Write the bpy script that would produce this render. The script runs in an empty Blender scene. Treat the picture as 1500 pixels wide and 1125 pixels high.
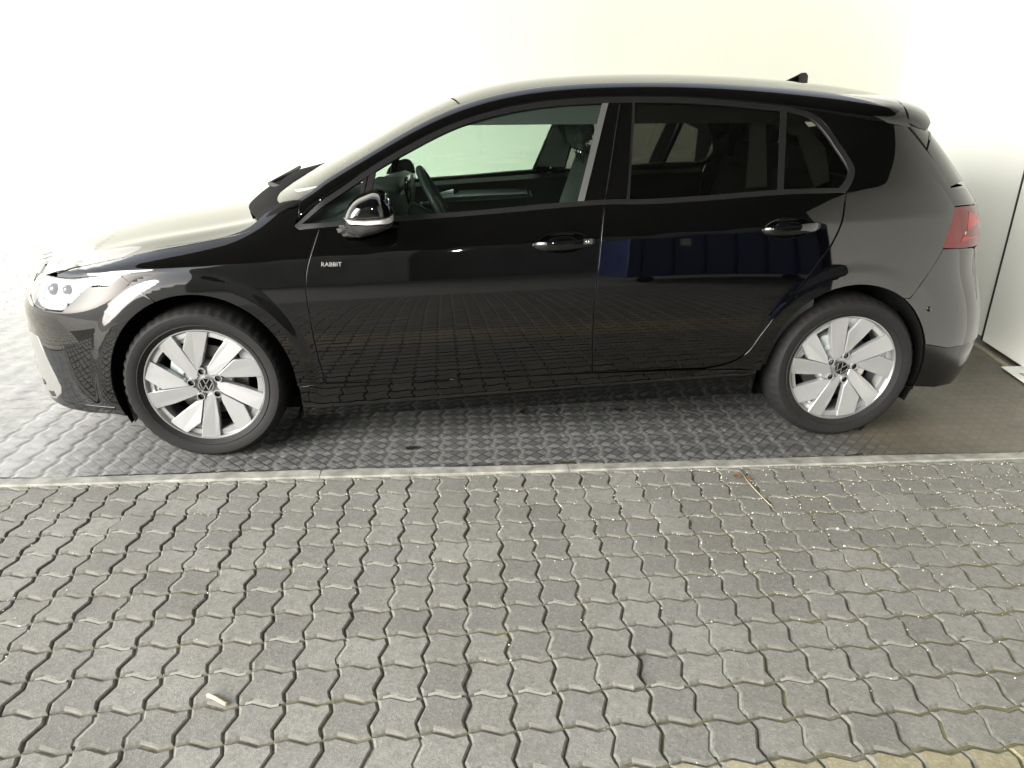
import bpy, bmesh, math, random
import numpy as np
from mathutils import Vector, Matrix
from mathutils.geometry import delaunay_2d_cdt
R = math.radians
sc = bpy.context.scene
col = sc.collection
random.seed(7); rng = np.random.default_rng(7)

# ---------------------------------------------------------------- camera
CAM = (0.9945, -2.6377, 1.3302); YAW, PITCH, ROLL, FPX = 0.083905, 0.369951, -0.003356, 1026.74
cd = bpy.data.cameras.new('camera'); cam = bpy.data.objects.new('camera', cd); col.objects.link(cam)
cd.sensor_width = 36.0; cd.sensor_fit = 'HORIZONTAL'; cd.lens = FPX/1500*36.0
cd.clip_start = 0.05; cd.clip_end = 500
fw = Vector((math.sin(YAW)*math.cos(PITCH), math.cos(YAW)*math.cos(PITCH), -math.sin(PITCH)))
rt = Vector((math.cos(YAW), -math.sin(YAW), 0)); dn = fw.cross(rt)
r2 = math.cos(ROLL)*rt+math.sin(ROLL)*dn; d2 = -math.sin(ROLL)*rt+math.cos(ROLL)*dn
m = Matrix((r2, -d2, -fw)).transposed().to_4x4(); m.translation = Vector(CAM)
cam.matrix_world = m
sc.camera = cam

# ---------------------------------------------------------------- sky, sun, exposure
SUN_EL, SUN_AZ = 23.0, 216.0          # azimuth of the sun as a compass angle in the x-y plane, from +x towards +y
w = bpy.data.worlds.new('World'); sc.world = w; w.use_nodes = True
wn = w.node_tree.nodes; wl = w.node_tree.links
bg = wn['Background']; sky = wn.new('ShaderNodeTexSky'); sky.sky_type = 'NISHITA'; sky.sun_disc = False
sky.sun_elevation = R(SUN_EL); sky.sun_rotation = R(90-SUN_AZ); sky.dust_density = 1.5; sky.air_density = 1.0; sky.ozone_density = 1.0
wmix = wn.new('ShaderNodeMixRGB'); wmix.blend_type = 'MIX'; wmix.inputs[0].default_value = 0.0
hs = wn.new('ShaderNodeHueSaturation'); hs.inputs['Saturation'].default_value = 0.22
wl.new(sky.outputs[0], hs.inputs['Color']); wl.new(hs.outputs[0], bg.inputs[0]); bg.inputs[1].default_value = 0.15
wn.remove(wmix)
sd = bpy.data.lights.new('sun', 'SUN'); sun = bpy.data.objects.new('sun', sd); col.objects.link(sun)
sd.energy = 3.0; sd.angle = R(40); sd.color = (1.0, 0.96, 0.90)
sv = Vector((math.cos(R(SUN_EL))*math.cos(R(SUN_AZ)), math.cos(R(SUN_EL))*math.sin(R(SUN_AZ)), math.sin(R(SUN_EL))))
sun.rotation_euler = sv.to_track_quat('Z', 'Y').to_euler(); sun.location = sv*30
fd = bpy.data.lights.new('camera_flash', 'POINT'); fl = bpy.data.objects.new('camera_flash', fd); col.objects.link(fl)
fd.energy = 9; fd.shadow_soft_size = 0.03; fd.color = (1, .98, .95); fl.location = (CAM[0]-.03, CAM[1]-.02, CAM[2]+.06)
vs = sc.view_settings; vs.view_transform = 'Standard'; vs.look = 'None'; vs.gamma = 1; vs.use_curve_mapping = False
vs.exposure = 1.75
sc.render.engine = 'CYCLES'
cy = sc.cycles; cy.use_denoising = True; cy.max_bounces = 10; cy.diffuse_bounces = 5; cy.glossy_bounces = 6; cy.transparent_max_bounces = 16
cy.transmission_bounces = 6; cy.caustics_reflective = False; cy.caustics_refractive = False; cy.sample_clamp_indirect = 8

# ---------------------------------------------------------------- materials
class NT:
    def __init__(s, name):
        s.m = bpy.data.materials.new(name); s.m.use_nodes = True
        s.t = s.m.node_tree; s.p = s.t.nodes['Principled BSDF']; s.o = s.t.nodes['Material Output']
    def n(s, typ, ins=None, **kw):
        nd = s.t.nodes.new(typ)
        for k, v in kw.items(): setattr(nd, k, v)
        for k, v in (ins or {}).items():
            if isinstance(v, bpy.types.NodeSocket): s.t.links.new(v, nd.inputs[k])
            else: nd.inputs[k].default_value = v
        return nd
    def math(s, op, a, b=0.0, c=None):
        d = {0: a, 1: b}
        if c is not None: d[2] = c
        return s.n('ShaderNodeMath', d, operation=op).outputs[0]
    def set(s, k, v):
        if isinstance(v, bpy.types.NodeSocket): s.t.links.new(v, s.p.inputs[k])
        else: s.p.inputs[k].default_value = v
    def coord(s, which='Object'): return s.n('ShaderNodeTexCoord').outputs[which]
    def pos(s): return s.n('ShaderNodeNewGeometry').outputs['Position']
    def noise(s, vec, scale, detail=4, rough=.55, out='Fac'):
        return s.n('ShaderNodeTexNoise', {'Vector': vec, 'Scale': scale, 'Detail': detail, 'Roughness': rough}).outputs[out]
    def ramp(s, fac, stops):
        nd = s.n('ShaderNodeValToRGB', {'Fac': fac}); e = nd.color_ramp.elements
        while len(e) < len(stops): e.new(.5)
        for i, (p, c) in enumerate(stops):
            e[i].position = p; e[i].color = (c, c, c, 1) if not isinstance(c, tuple) else (*c[:3], 1)
        return nd.outputs[0]
    def mix(s, f, a, b, mode='MIX'):
        nd = s.n('ShaderNodeMixRGB', blend_type=mode)
        for k, v in ((0, f), (1, a), (2, b)):
            if isinstance(v, bpy.types.NodeSocket): s.t.links.new(v, nd.inputs[k])
            else: nd.inputs[k].default_value = v if k == 0 else (*v[:3], 1)
        return nd.outputs[0]
    def bump(s, h, strength=.5, dist=.01, normal=None):
        d = {'Height': h, 'Strength': strength, 'Distance': dist}
        if normal is not None: d['Normal'] = normal
        return s.n('ShaderNodeBump', d).outputs[0]
def plain(name, c, rough=.5, metal=0.0, ior=1.5, coat=0.0, spec=.5, noise=0.0, nscale=40, bump=0.0):
    t = NT(name)
    if noise:
        f = t.noise(t.coord(), nscale, 5)
        t.set('Base Color', t.mix(t.ramp(f, [(.3, 0.0), (.7, 1.0)]), tuple(v*(1-noise) for v in c), tuple(min(1, v*(1+noise)) for v in c)))
        t.set('Roughness', t.math('MULTIPLY_ADD', f, .2, rough-.1))
        if bump: t.set('Normal', t.bump(f, bump, .004))
    else:
        t.set('Base Color', (*c, 1)); t.set('Roughness', rough)
    t.set('Metallic', metal); t.set('IOR', ior); t.set('Coat Weight', coat); t.set('Specular IOR Level', spec)
    return t.m
def glass_mat(name, tint, rough=0.0):
    t = NT(name)
    tr = t.n('ShaderNodeBsdfTransparent', {'Color': (*tint, 1)}); gl = t.n('ShaderNodeBsdfGlossy', {'Roughness': rough, 'Color': (1, 1, 1, 1)})
    lw = t.n('ShaderNodeFresnel', {'IOR': 1.52})
    mx = t.n('ShaderNodeMixShader', {0: lw.outputs[0], 1: tr.outputs[0], 2: gl.outputs[0]})
    t.t.links.new(mx.outputs[0], t.o.inputs[0]); t.t.nodes.remove(t.p)
    return t.m
M = {}
def paint():
    t = NT('black_paint')
    f = t.noise(t.pos(), 900, 2); d = t.noise(t.pos(), 6, 5)
    t.set('Base Color', (.0010, .0010, .0010, 1)); t.set('IOR', 1.5)
    t.set('Roughness', t.math('MULTIPLY_ADD', d, .03, .012)); t.set('Coat Weight', .2); t.set('Coat Roughness', .012)
    return t.m
M['paint'] = paint()
M['gloss_black'] = plain('gloss_black', (.0012, .0012, .0012), .06)
M['satin_trim'] = plain('satin_trim', (.009, .009, .009), .30, 0.0)
M['bright_trim'] = plain('bright_trim', (.30, .30, .30), .30, .8)
M['black_plastic'] = plain('black_plastic', (.014, .014, .014), .5, noise=.3, nscale=400, bump=.1)
M['liner'] = plain('liner_felt', (.006, .006, .006), .95, spec=.1)
M['plate'] = plain('plate_silver', (.55, .55, .55), .25, .7)
M['chrome'] = plain('chrome', (.75, .75, .76), .08, 1.0)
M['glass'] = glass_mat('clear_green_glass', (.71, .83, .76))
M['windscreen'] = glass_mat('windscreen_glass', (.62, .70, .66))
M['dark_glass'] = glass_mat('privacy_glass', (.26, .265, .24))
M['lens'] = glass_mat('lamp_lens', (.93, .94, .95))
M['lamp_white'] = plain('lamp_reflector', (.40, .41, .43), .2, .6)
M['lamp_dark'] = plain('lamp_projector', (.05, .05, .06), .1, .3)
M['red_lens'] = plain('red_lens', (.11, .006, .006), .12, spec=.3)
M['red_bright'] = plain('red_reflector', (.34, .010, .012), .15, spec=.3)
M['clear_strip'] = plain('clear_lamp_strip', (.75, .72, .7), .12)
M['alloy'] = plain('alloy_silver', (.36, .365, .365), .34, .55)
M['alloy_dark'] = plain('alloy_barrel', (.30, .31, .31), .35, .8)
M['steel'] = plain('disc_steel', (.25, .24, .23), .35, .9, noise=.2, nscale=60)
M['caliper'] = plain('caliper_grey', (.42, .46, .45), .45)
M['leather'] = plain('seat_cloth', (.095, .106, .10), .75, noise=.35, nscale=120, bump=.2)
M['dash'] = plain('dash_black', (.055, .062, .059), .55, noise=.2, nscale=300)
M['card_trim'] = plain('door_card_silver', (.55, .58, .58), .35, .3)
M['pillar_grey'] = plain('pillar_lining', (.50, .51, .48), .8)
M['headliner'] = plain('headliner', (.30, .30, .28), .9)
M['wheel_rim'] = plain('wheel_leather', (.045, .055, .053), .4)
def rubber():
    t = NT('tyre_rubber'); f = t.noise(t.coord(), 60, 4)
    t.set('Base Color', t.mix(f, (.006, .006, .006), (.013, .013, .013))); t.set('Roughness', .7); t.set('Specular IOR Level', .22)
    t.set('Normal', t.bump(t.noise(t.coord(), 500, 2), .1, .002)); return t.m
M['tyre'] = rubber()
def wall_mat(name, c):
    t = NT(name); p = t.pos(); f = t.noise(p, 1.3, 5); g = t.noise(p, 30, 4)
    sp = t.ramp(t.noise(p, 11, 6, .7), [(.70, 0.0), (.76, 1.0)])
    b = t.mix(t.ramp(f, [(.35, 0.0), (.7, 1.0)]), tuple(v*.96 for v in c), c)
    t.set('Base Color', t.mix(t.math('MULTIPLY', sp, .10), b, (.45, .42, .34))); t.set('Roughness', .55)
    t.set('Normal', t.bump(g, .05, .01)); return t.m
M['wall'] = wall_mat('shaded_cream_wall', (.53, .54, .465))  # cream paint darkened, so the corner shading sits in the colour
M['side_white'] = wall_mat('white_wall_paint', (.76, .77, .72))
M['door_white'] = wall_mat('white_panel_paint', (.85, .86, .81))
M['ceiling'] = plain('ceiling_boards', (.10, .10, .095), .85, noise=.2, nscale=3)
M['pale_render'] = plain('pale_render', (.34, .34, .32), .9, noise=.2, nscale=1.5)
M['far_wall'] = plain('far_wall_render', (.16, .16, .15), .9, noise=.2, nscale=2)
M['blue'] = plain('container_blue', (.006, .022, .13), .4, noise=.25, nscale=4)
def paver_mat(name, c1, c2, ident=True):
    t = NT(name); p = t.pos()
    if ident: rn = t.n('ShaderNodeObjectInfo').outputs['Random']
    else: rn = t.n('ShaderNodeNewGeometry').outputs['Random Per Island']
    big = t.noise(p, 1.7, 5, .6); fine = t.noise(p, 330, 3, .75); med = t.noise(p, 42, 6, .7); grain = t.noise(p, 130, 4, .8)
    b = t.mix(rn, c1, c2)
    b = t.mix(t.ramp(big, [(.38, .0), (.62, 1.0)]), t.mix(1.0, b, (.80, .79, .76), 'MULTIPLY'), b)
    b = t.mix(t.math('MULTIPLY', t.ramp(med, [(.45, 0.0), (.66, 1.0)]), .42), b, tuple(v*.55 for v in c1))
    b = t.mix(t.math('MULTIPLY', t.ramp(grain, [(.52, 0.0), (.66, 1.0)]), .32), b, tuple(min(1, v*1.75) for v in c2))
    b = t.mix(t.math('MULTIPLY', t.ramp(grain, [(.34, 1.0), (.44, 0.0)]), .45), b, tuple(v*.40 for v in c1))
    b = t.mix(t.math('MULTIPLY', t.ramp(fine, [(.66, 0.0), (.72, 1.0)]), .65), b, (.55, .54, .49))
    t.set('Base Color', b); t.set('Roughness', t.math('MULTIPLY_ADD', med, .25, .55))
    t.set('Normal', t.bump(fine, .35, .0025, t.bump(grain, .45, .004))); return t.m
M['paver'] = paver_mat('grey_concrete_paver', (.163, .163, .148), (.226, .225, .204))
M['paver_field'] = paver_mat('grey_concrete_paver_field', (.163, .163, .148), (.226, .225, .204), False)
M['yard_paver'] = paver_mat('sunlit_yard_paver', (.56, .54, .46), (.64, .62, .54), False)  # outdoor overexposure put into a paler stone colour
M['paver_sand'] = paver_mat('sand_concrete_paver', (.262, .240, .150), (.31, .285, .19))
M['paver_sand_field'] = paver_mat('sand_concrete_paver_field', (.262, .240, .150), (.31, .285, .19), False)
M['groove'] = plain('groove_dust', (.30, .30, .265), .9, noise=.2, nscale=90)
M['paver_edge'] = plain('shaded_paver_edge', (.125, .124, .107), .85, noise=.4, nscale=60)  # chamfer faces: shade on the stone edges put into a darker colour
def bed_mat():
    t = NT('joint_sand'); p = t.pos(); x = t.n('ShaderNodeSeparateXYZ', {0: p}).outputs[0]
    a = t.noise(p, 60, 5, .7); mo = t.noise(p, 5, 4)
    b = t.mix(t.ramp(a, [(.35, 0.0), (.7, 1.0)]), (.075, .07, .056), (.22, .21, .168))
    rgt = t.math('MULTIPLY_ADD', x, .45, -.35)
    f = t.math('MULTIPLY', t.ramp(t.math('ADD', mo, t.math('MULTIPLY', rgt, .12)), [(.44, 0.0), (.60, 1.0)]), .85)
    b = t.mix(f, b, t.mix(a, (.075, .078, .022), (.17, .165, .08)))
    t.set('Base Color', b); t.set('Roughness', .95); t.set('Normal', t.bump(a, .6, .006)); return t.m
M['bed'] = bed_mat()
M['grit'] = plain('pale_grit', (.72, .70, .64), .7)
M['far_ground'] = plain('far_paving', (.25, .25, .23), .8, noise=.15, nscale=8)
M['kerb'] = plain('edging_concrete', (.215, .215, .19), .7, noise=.42, nscale=16, bump=.2)
def mat_rubber():
    """chequered rubber sheet: ribbed and plain diamonds in relief, dust in the hollows over the joints"""
    t = NT('chequer_sheet'); p = t.pos(); s = t.n('ShaderNodeSeparateXYZ', {0: p}); x, y = s.outputs[0], s.outputs[1]
    wob = t.math('MULTIPLY', t.math('SUBTRACT', t.noise(p, 7, 2), .5), .010)
    P = .056
    u = t.math('DIVIDE', t.math('ADD', t.math('ADD', x, y), wob), P); v = t.math('DIVIDE', t.math('SUBTRACT', t.math('ADD', x, wob), y), P)
    fu = t.math('FRACT', u); fv = t.math('FRACT', v)
    par = t.math('ABSOLUTE', t.math('MODULO', t.math('ADD', t.math('FLOOR', u), t.math('FLOOR', v)), 2.0))
    eu = t.math('MINIMUM', fu, t.math('SUBTRACT', 1.0, fu)); ev = t.math('MINIMUM', fv, t.math('SUBTRACT', 1.0, fv))
    edge = t.n('ShaderNodeMapRange', {0: t.math('MINIMUM', eu, ev), 1: .03, 2: .14, 3: 0.0, 4: 1.0}).outputs[0]
    ribs = t.math('MULTIPLY_ADD', t.math('SINE', t.math('MULTIPLY', fu, 6.2832*6)), .5, .5)
    h = t.math('MULTIPLY', edge, t.math('ADD', .55, t.math('MULTIPLY', par, t.math('MULTIPLY', ribs, .45))))
    wear = t.noise(p, 3.0, 5, .6); fine = t.noise(p, 140, 4, .7); patch = t.noise(p, 9, 5, .65)
    rgt = t.n('ShaderNodeMapRange', {0: t.math('ADD', x, t.math('MULTIPLY', t.math('SUBTRACT', wear, .5), .9)), 1: 2.45, 2: 2.95, 3: 0.0, 4: 1.0}).outputs[0]
    h2 = t.math('MULTIPLY', h, t.math('SUBTRACT', 1.0, t.math('MULTIPLY', rgt, .5)))
    b = t.mix(t.math('MULTIPLY', h, .9), (.030, .031, .031), (.125, .128, .130))
    b = t.mix(t.math('MULTIPLY', t.math('MULTIPLY', ribs, par), t.math('MULTIPLY', edge, .45)), b, (.23, .23, .225))
    b = t.mix(t.math('MULTIPLY', t.ramp(patch, [(.46, 0.0), (.64, 1.0)]), .5), b, (.045, .046, .046))
    att = t.n('ShaderNodeAttribute', attribute_name='hollow', attribute_type='GEOMETRY').outputs['Fac']
    b = t.mix(t.math('MULTIPLY', att, .50), b, t.mix(fine, (.14, .14, .13), (.32, .32, .295)))
    dirt = t.mix(t.ramp(wear, [(.35, 0.0), (.65, 1.0)]), (.072, .062, .041), (.112, .098, .067))
    dirt = t.mix(t.math('MULTIPLY', t.ramp(t.noise(p, 14, 6, .7), [(.58, 0.0), (.72, 1.0)]), .5), dirt, (.06, .055, .045))
    b = t.mix(t.math('MULTIPLY', rgt, .80), b, dirt)
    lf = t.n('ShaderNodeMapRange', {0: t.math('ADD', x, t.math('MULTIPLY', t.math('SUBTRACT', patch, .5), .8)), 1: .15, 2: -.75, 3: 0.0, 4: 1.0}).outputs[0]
    b = t.mix(t.math('MULTIPLY', lf, .8), b, t.mix(t.ramp(patch, [(.36, 0.0), (.66, 1.0)]), (.16, .16, .155), (.36, .36, .35)))  # paler left end: grazing sky reflection put into the colour
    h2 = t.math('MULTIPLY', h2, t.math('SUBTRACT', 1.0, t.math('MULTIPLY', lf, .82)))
    t.set('Base Color', b)
    t.set('Roughness', t.math('MULTIPLY_ADD', patch, .35, .28)); t.set('Specular IOR Level', .5)
    t.set('Normal', t.bump(h2, .6, .0028, t.bump(fine, .25, .002))); return t.m
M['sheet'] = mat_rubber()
M['sign'] = plain('sign_white', (.74, .75, .70), .4, noise=.08, nscale=20)
M['ink'] = plain('sign_ink', (.03, .03, .03), .5)
M['leaf'] = plain('wet_leaf', (.012, .011, .008), .3, noise=.4, nscale=60)
M['rust_leaf'] = plain('rusty_leaf', (.16, .075, .032), .7, noise=.4, nscale=60)
M['straw'] = plain('straw', (.25, .22, .155), .7, noise=.15, nscale=80)
M['paper_tan'] = plain('tan_paper', (.66, .52, .30), .7, noise=.1, nscale=120)
M['denim'] = plain('denim', (.05, .10, .22), .85, noise=.2, nscale=60)
M['jacket'] = plain('dark_jacket', (.02, .02, .022), .8)
M['skin'] = plain('skin', (.45, .28, .2), .5)
M['shoe'] = plain('shoe_tan', (.35, .24, .05), .6)

# ---------------------------------------------------------------- object helpers
def new_obj(name, me, parent=None, loc=(0, 0, 0)):
    o = bpy.data.objects.new(name, me); col.objects.link(o)
    if parent is not None: o.parent = parent
    o.location = loc; return o
def mk_mesh(name, V, F, mats, mi=None, smooth=True, normals=None):
    me = bpy.data.meshes.new(name)
    me.from_pydata([tuple(v) for v in V], [], [tuple(f) for f in F])
    for mm in (mats if isinstance(mats, (list, tuple)) else [mats]): me.materials.append(mm)
    if mi is not None: me.polygons.foreach_set('material_index', np.asarray(mi, np.int32))
    me.polygons.foreach_set('use_smooth', np.full(len(me.polygons), smooth, bool))
    me.update()
    if normals is not None: me.normals_split_custom_set_from_vertices([tuple(n) for n in normals])
    return me
def tag(o, label, cat, group=None, kind=None):
    o['label'] = label; o['category'] = cat
    if group: o['group'] = group
    if kind: o['kind'] = kind
    return o
def empty(name, loc=(0, 0, 0)):
    o = bpy.data.objects.new(name, None); col.objects.link(o); o.location = loc; o.empty_display_size = .2; return o
class MB:
    """collects shapes for one mesh"""
    def __init__(s): s.V = []; s.F = []; s.I = []
    def add(s, V, F, mi=0):
        b = len(s.V); s.V += [tuple(v) for v in V]; s.F += [tuple(i+b for i in f) for f in F]; s.I += [mi]*len(F)
    def box(s, c, d, rot=None, mi=0, bev=0.0):
        bm = bmesh.new(); bmesh.ops.create_cube(bm, size=1.0)
        for v in bm.verts: v.co = Vector((v.co.x*d[0], v.co.y*d[1], v.co.z*d[2]))
        if bev: bmesh.ops.bevel(bm, geom=bm.edges[:], offset=bev, segments=2, profile=.6, affect='EDGES')
        s.bm(bm, Matrix.Translation(c) @ (rot.to_4x4() if rot is not None else Matrix()), mi)
    def bm(s, bm, mat=Matrix(), mi=0):
        bm.verts.index_update(); s.add([mat @ v.co for v in bm.verts], [[v.index for v in f.verts] for f in bm.faces], mi); bm.free()
    def lathe(s, prof, n=48, mi=0, a0=0.0, a1=2*math.pi, axis='y'):
        """profile of (radius, along the y axis)"""
        full = abs(a1-a0-2*math.pi) < 1e-6; k = n if full else n+1; V = []
        for i in range(k):
            a = a0+(a1-a0)*i/n
            for (r, y) in prof: V.append((r*math.cos(a), y, r*math.sin(a)))
        m_ = len(prof); F = []
        for i in range(n):
            j = (i+1) % k
            for q in range(m_-1): F.append((i*m_+q, i*m_+q+1, j*m_+q+1, j*m_+q))
        s.add(V, F, mi)
    def tube(s, pts, r, n=8, mi=0, cap=True):
        pts = [Vector(p) for p in pts]; V = []; F = []; L = len(pts)
        rr = r if isinstance(r, (list, tuple)) else [r]*L
        up = Vector((0, 0, 1))
        for i, p in enumerate(pts):
            d = (pts[min(i+1, L-1)]-pts[max(i-1, 0)]).normalized()
            a = d.cross(up if abs(d.dot(up)) < .95 else Vector((0, 1, 0))).normalized(); b = d.cross(a)
            for k in range(n):
                t = 2*math.pi*k/n; V.append(p+(a*math.cos(t)+b*math.sin(t))*rr[i])
        for i in range(L-1):
            for k in range(n): F.append((i*n+k, i*n+(k+1) % n, (i+1)*n+(k+1) % n, (i+1)*n+k))
        if cap: F.append(tuple(range(n))[::-1]); F.append(tuple((L-1)*n+k for k in range(n)))
        s.add(V, F, mi)
    def build(s, name, mats, parent=None, smooth=True, loc=(0, 0, 0), angle=None):
        me = mk_mesh(name, s.V, s.F, mats, s.I, smooth)
        if smooth and angle is not None:
            bm = bmesh.new(); bm.from_mesh(me)
            bmesh.ops.recalc_face_normals(bm, faces=bm.faces)
            for e in bm.edges:
                if len(e.link_faces) == 2 and e.calc_face_angle(0) > angle: e.smooth = False
            bm.to_mesh(me); bm.free()
        return new_obj(name, me, parent, loc)
# ---------------------------------------------------------------- body surface
CY = 0.885                                   # centre plane of the car
class Spline:                                # natural cubic through knots
    def __init__(s, xs, ys):
        s.x = np.array(xs, float); s.y = np.array(ys, float); n = len(xs)
        h = np.diff(s.x); A = np.eye(n); b = np.zeros(n)
        for i in range(1, n-1):
            A[i, i-1] = h[i-1]; A[i, i] = 2*(h[i-1]+h[i]); A[i, i+1] = h[i]
            b[i] = 6*((s.y[i+1]-s.y[i])/h[i]-(s.y[i]-s.y[i-1])/h[i-1])
        s.m = np.linalg.solve(A, b); s.h = h
    def __call__(s, q):
        q = np.asarray(q, float); qc = np.clip(q, s.x[0], s.x[-1])
        i = np.clip(np.searchsorted(s.x, qc)-1, 0, len(s.h)-1); h = s.h[i]
        a = (s.x[i+1]-qc)/h; b = (qc-s.x[i])/h
        v = a*s.y[i]+b*s.y[i+1]+((a**3-a)*s.m[i]+(b**3-b)*s.m[i+1])*h*h/6
        e0 = (s.y[1]-s.y[0])/s.h[0]-s.h[0]*(2*s.m[0]+s.m[1])/6
        e1 = (s.y[-1]-s.y[-2])/s.h[-1]+s.h[-1]*(s.m[-2]+2*s.m[-1])/6
        return v+np.where(q < s.x[0], (q-s.x[0])*e0, 0)+np.where(q > s.x[-1], (q-s.x[-1])*e1, 0)
def smooth(t):
    t = np.clip(t, 0, 1); return t*t*(3-2*t)
def softpos(v, r): return 0.5*(v+np.sqrt(v*v+r*r))
z_crease = lambda x: 0.788+0.0565*np.asarray(x, float)
z_belt = Spline([-.4, .0, .409, .78, 1.35, 1.746, 2.284, 2.64, 3.4], [.872, .892, .918, .951, .988, 1.006, 1.036, 1.052, 1.08])
z_rail = Spline([.374, .479, .679, .839, 1.015, 1.186, 1.359, 1.586, 1.84, 2.021, 2.205, 2.4, 2.7, 3.0, 3.3],
                [.915, .998, 1.124, 1.211, 1.288, 1.337, 1.368, 1.385, 1.387, 1.381, 1.367, 1.345, 1.302, 1.245, 1.18])
z_hood = Spline([-.75, -.55, -.36, -.204, .01, .14, .25, .33, .42], [.700, .752, .793, .826, .862, .886, .915, .950, 1.0])
low_y = Spline([-.05, .0, .05, .10, .17, .25, .36, .46, .55, .62, .72], [.024, .0200, .0155, .0110, .0062, .0032, .0020, .0050, .016, .033, .085])
x_nose = Spline([.08, .15, .22, .3, .42, .52, .60, .66, .72, .78, .86, 1.0, 1.2], [-.82, -.872, -.898, -.90, -.897, -.902, -.890, -.845, -.792, -.745, -.66, -.45, -.2])
x_tail = Spline([.10, .2, .32, .42, .55, .63, .70, .80, .90, .97, 1.02, 1.15, 1.30, 1.42], [3.28, 3.36, 3.40, 3.41, 3.41, 3.40, 3.388, 3.388, 3.378, 3.35, 3.312, 3.205, 3.07, 2.95])
ARCH = [(.012, .318, .356, .376), (2.615, .318, .358, .374)]      # wheel arch centres and half axes
tail_n = lambda z: 3.0+1.0*smooth((.80-z)/.42)
def side_y(x, z, flare=True):
    """depth of the near body side behind the plane y = 0"""
    x = np.asarray(x, float); z = np.asarray(z, float)
    zc = z_crease(x); zb = z_belt(x)
    y = low_y((zc-z)*(1-.22*smooth((x-2.72)/.25)))
    w = softpos(z-zc, .006)
    f = smooth((.52-x)/.42)                                    # 1 over the front wing
    top = np.maximum(zb*(1-f)+f*z_hood(np.minimum(x, .4)), zc+.012)
    hh = np.maximum(top-zc, .012)
    u = w/hh
    y_door = .235*w+.45*w*w
    y_wing = hh*(.28*u)+.085*u**2
    y = y+y_door*(1-f)+np.minimum(y_wing, .4)*f
    g = softpos(z-zb-.004, .012)*(1-f)
    y = y+.17*g-.24*g*g
    t = np.clip((-.05-x)/(-.05-np.minimum(x_nose(z), -.2)), 0, .99999)
    y = y+(CY-y)*(1-(1-t**2.5)**(1/2.5))
    t = np.clip((x-2.66)/(x_tail(z)-2.66), 0, .99999)
    nt = tail_n(z)
    y = y+(CY-y)*(1-(1-t**nt)**(1/nt))
    y = y+.016*np.clip(x-1.7, 0, 9)**2*smooth((z-.6)/.5)
    if flare:
        for (cx, cz, rx, rz) in ARCH:
            e = (np.hypot((x-cx)/rx, (z-cz)/rz)-1)*.366
            y = y-.008*smooth((.088-e)/.05)*smooth((z-.16)/.2)*(1-smooth((x-2.80)/.12)*smooth((.68-z)/.12))
    return y
def side_n(x, z):
    h = 1e-3
    dx = (side_y(x+h, z)-side_y(x-h, z))/(2*h); dz = (side_y(x, z+h)-side_y(x, z-h))/(2*h)
    n = np.stack([dx, -np.ones_like(dx), dz], -1)
    return n/np.linalg.norm(n, axis=-1, keepdims=True)
z_mid = Spline([.10, .28, .37, .64, .92, 1.06, 1.2, 1.4, 1.7, 2.0, 2.3, 2.6, 2.85, 3.1],
               [.955, 1.045, 1.09, 1.224, 1.361, 1.411, 1.446, 1.474, 1.491, 1.493, 1.483, 1.462, 1.432, 1.392])
def rail_y(x): return side_y(x, z_rail(x))
def top_pt(x, s, n=2.3):
    """greenhouse shell over the rails: s = 0 at the near rail, 1 on the centre line"""
    x = np.asarray(x, float); s = np.asarray(s, float)
    y0 = rail_y(x); z0 = z_rail(x); a = CY-y0; b = np.maximum(z_mid(x)-z0, .01)
    ph = s*np.pi/2
    c = np.abs(np.cos(ph))**(2/n); q = np.abs(np.sin(ph))**(2/n)
    return np.stack([x, CY-a*c, z0+b*q], -1)

def nose_pt(p, z):
    """p: 0 at the side ... pi/2 on the centre line of the nose"""
    p = np.asarray(p, float); z = np.asarray(z, float)
    L = -.05-x_nose(z); t = np.abs(np.sin(p))**(2/2.5)
    x = -.05-L*t
    y = side_y(-.05-L*np.minimum(t, .9999), z)
    y = np.where(t > .9999, CY, y)
    return np.stack([x, y, z+0*x], -1)
def tail_pt(p, z):
    p = np.asarray(p, float); z = np.asarray(z, float)
    n = tail_n(z); L = x_tail(z)-2.66; t = np.abs(np.sin(p))**(2/n)
    y = np.where(t > .9999, CY, side_y(2.66+L*np.minimum(t, .9999), z))
    return np.stack([2.66+L*t, y, z+0*p], -1)
def nose_par(x, z):
    t = np.clip((-.05-x)/(-.05-x_nose(z)), 0, 1); return np.arcsin(t**1.25)
def tail_par(x, z):
    n = tail_n(z); t = np.clip((x-2.66)/(x_tail(z)-2.66), 0, 1); return np.arcsin(t**(n/2))
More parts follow.
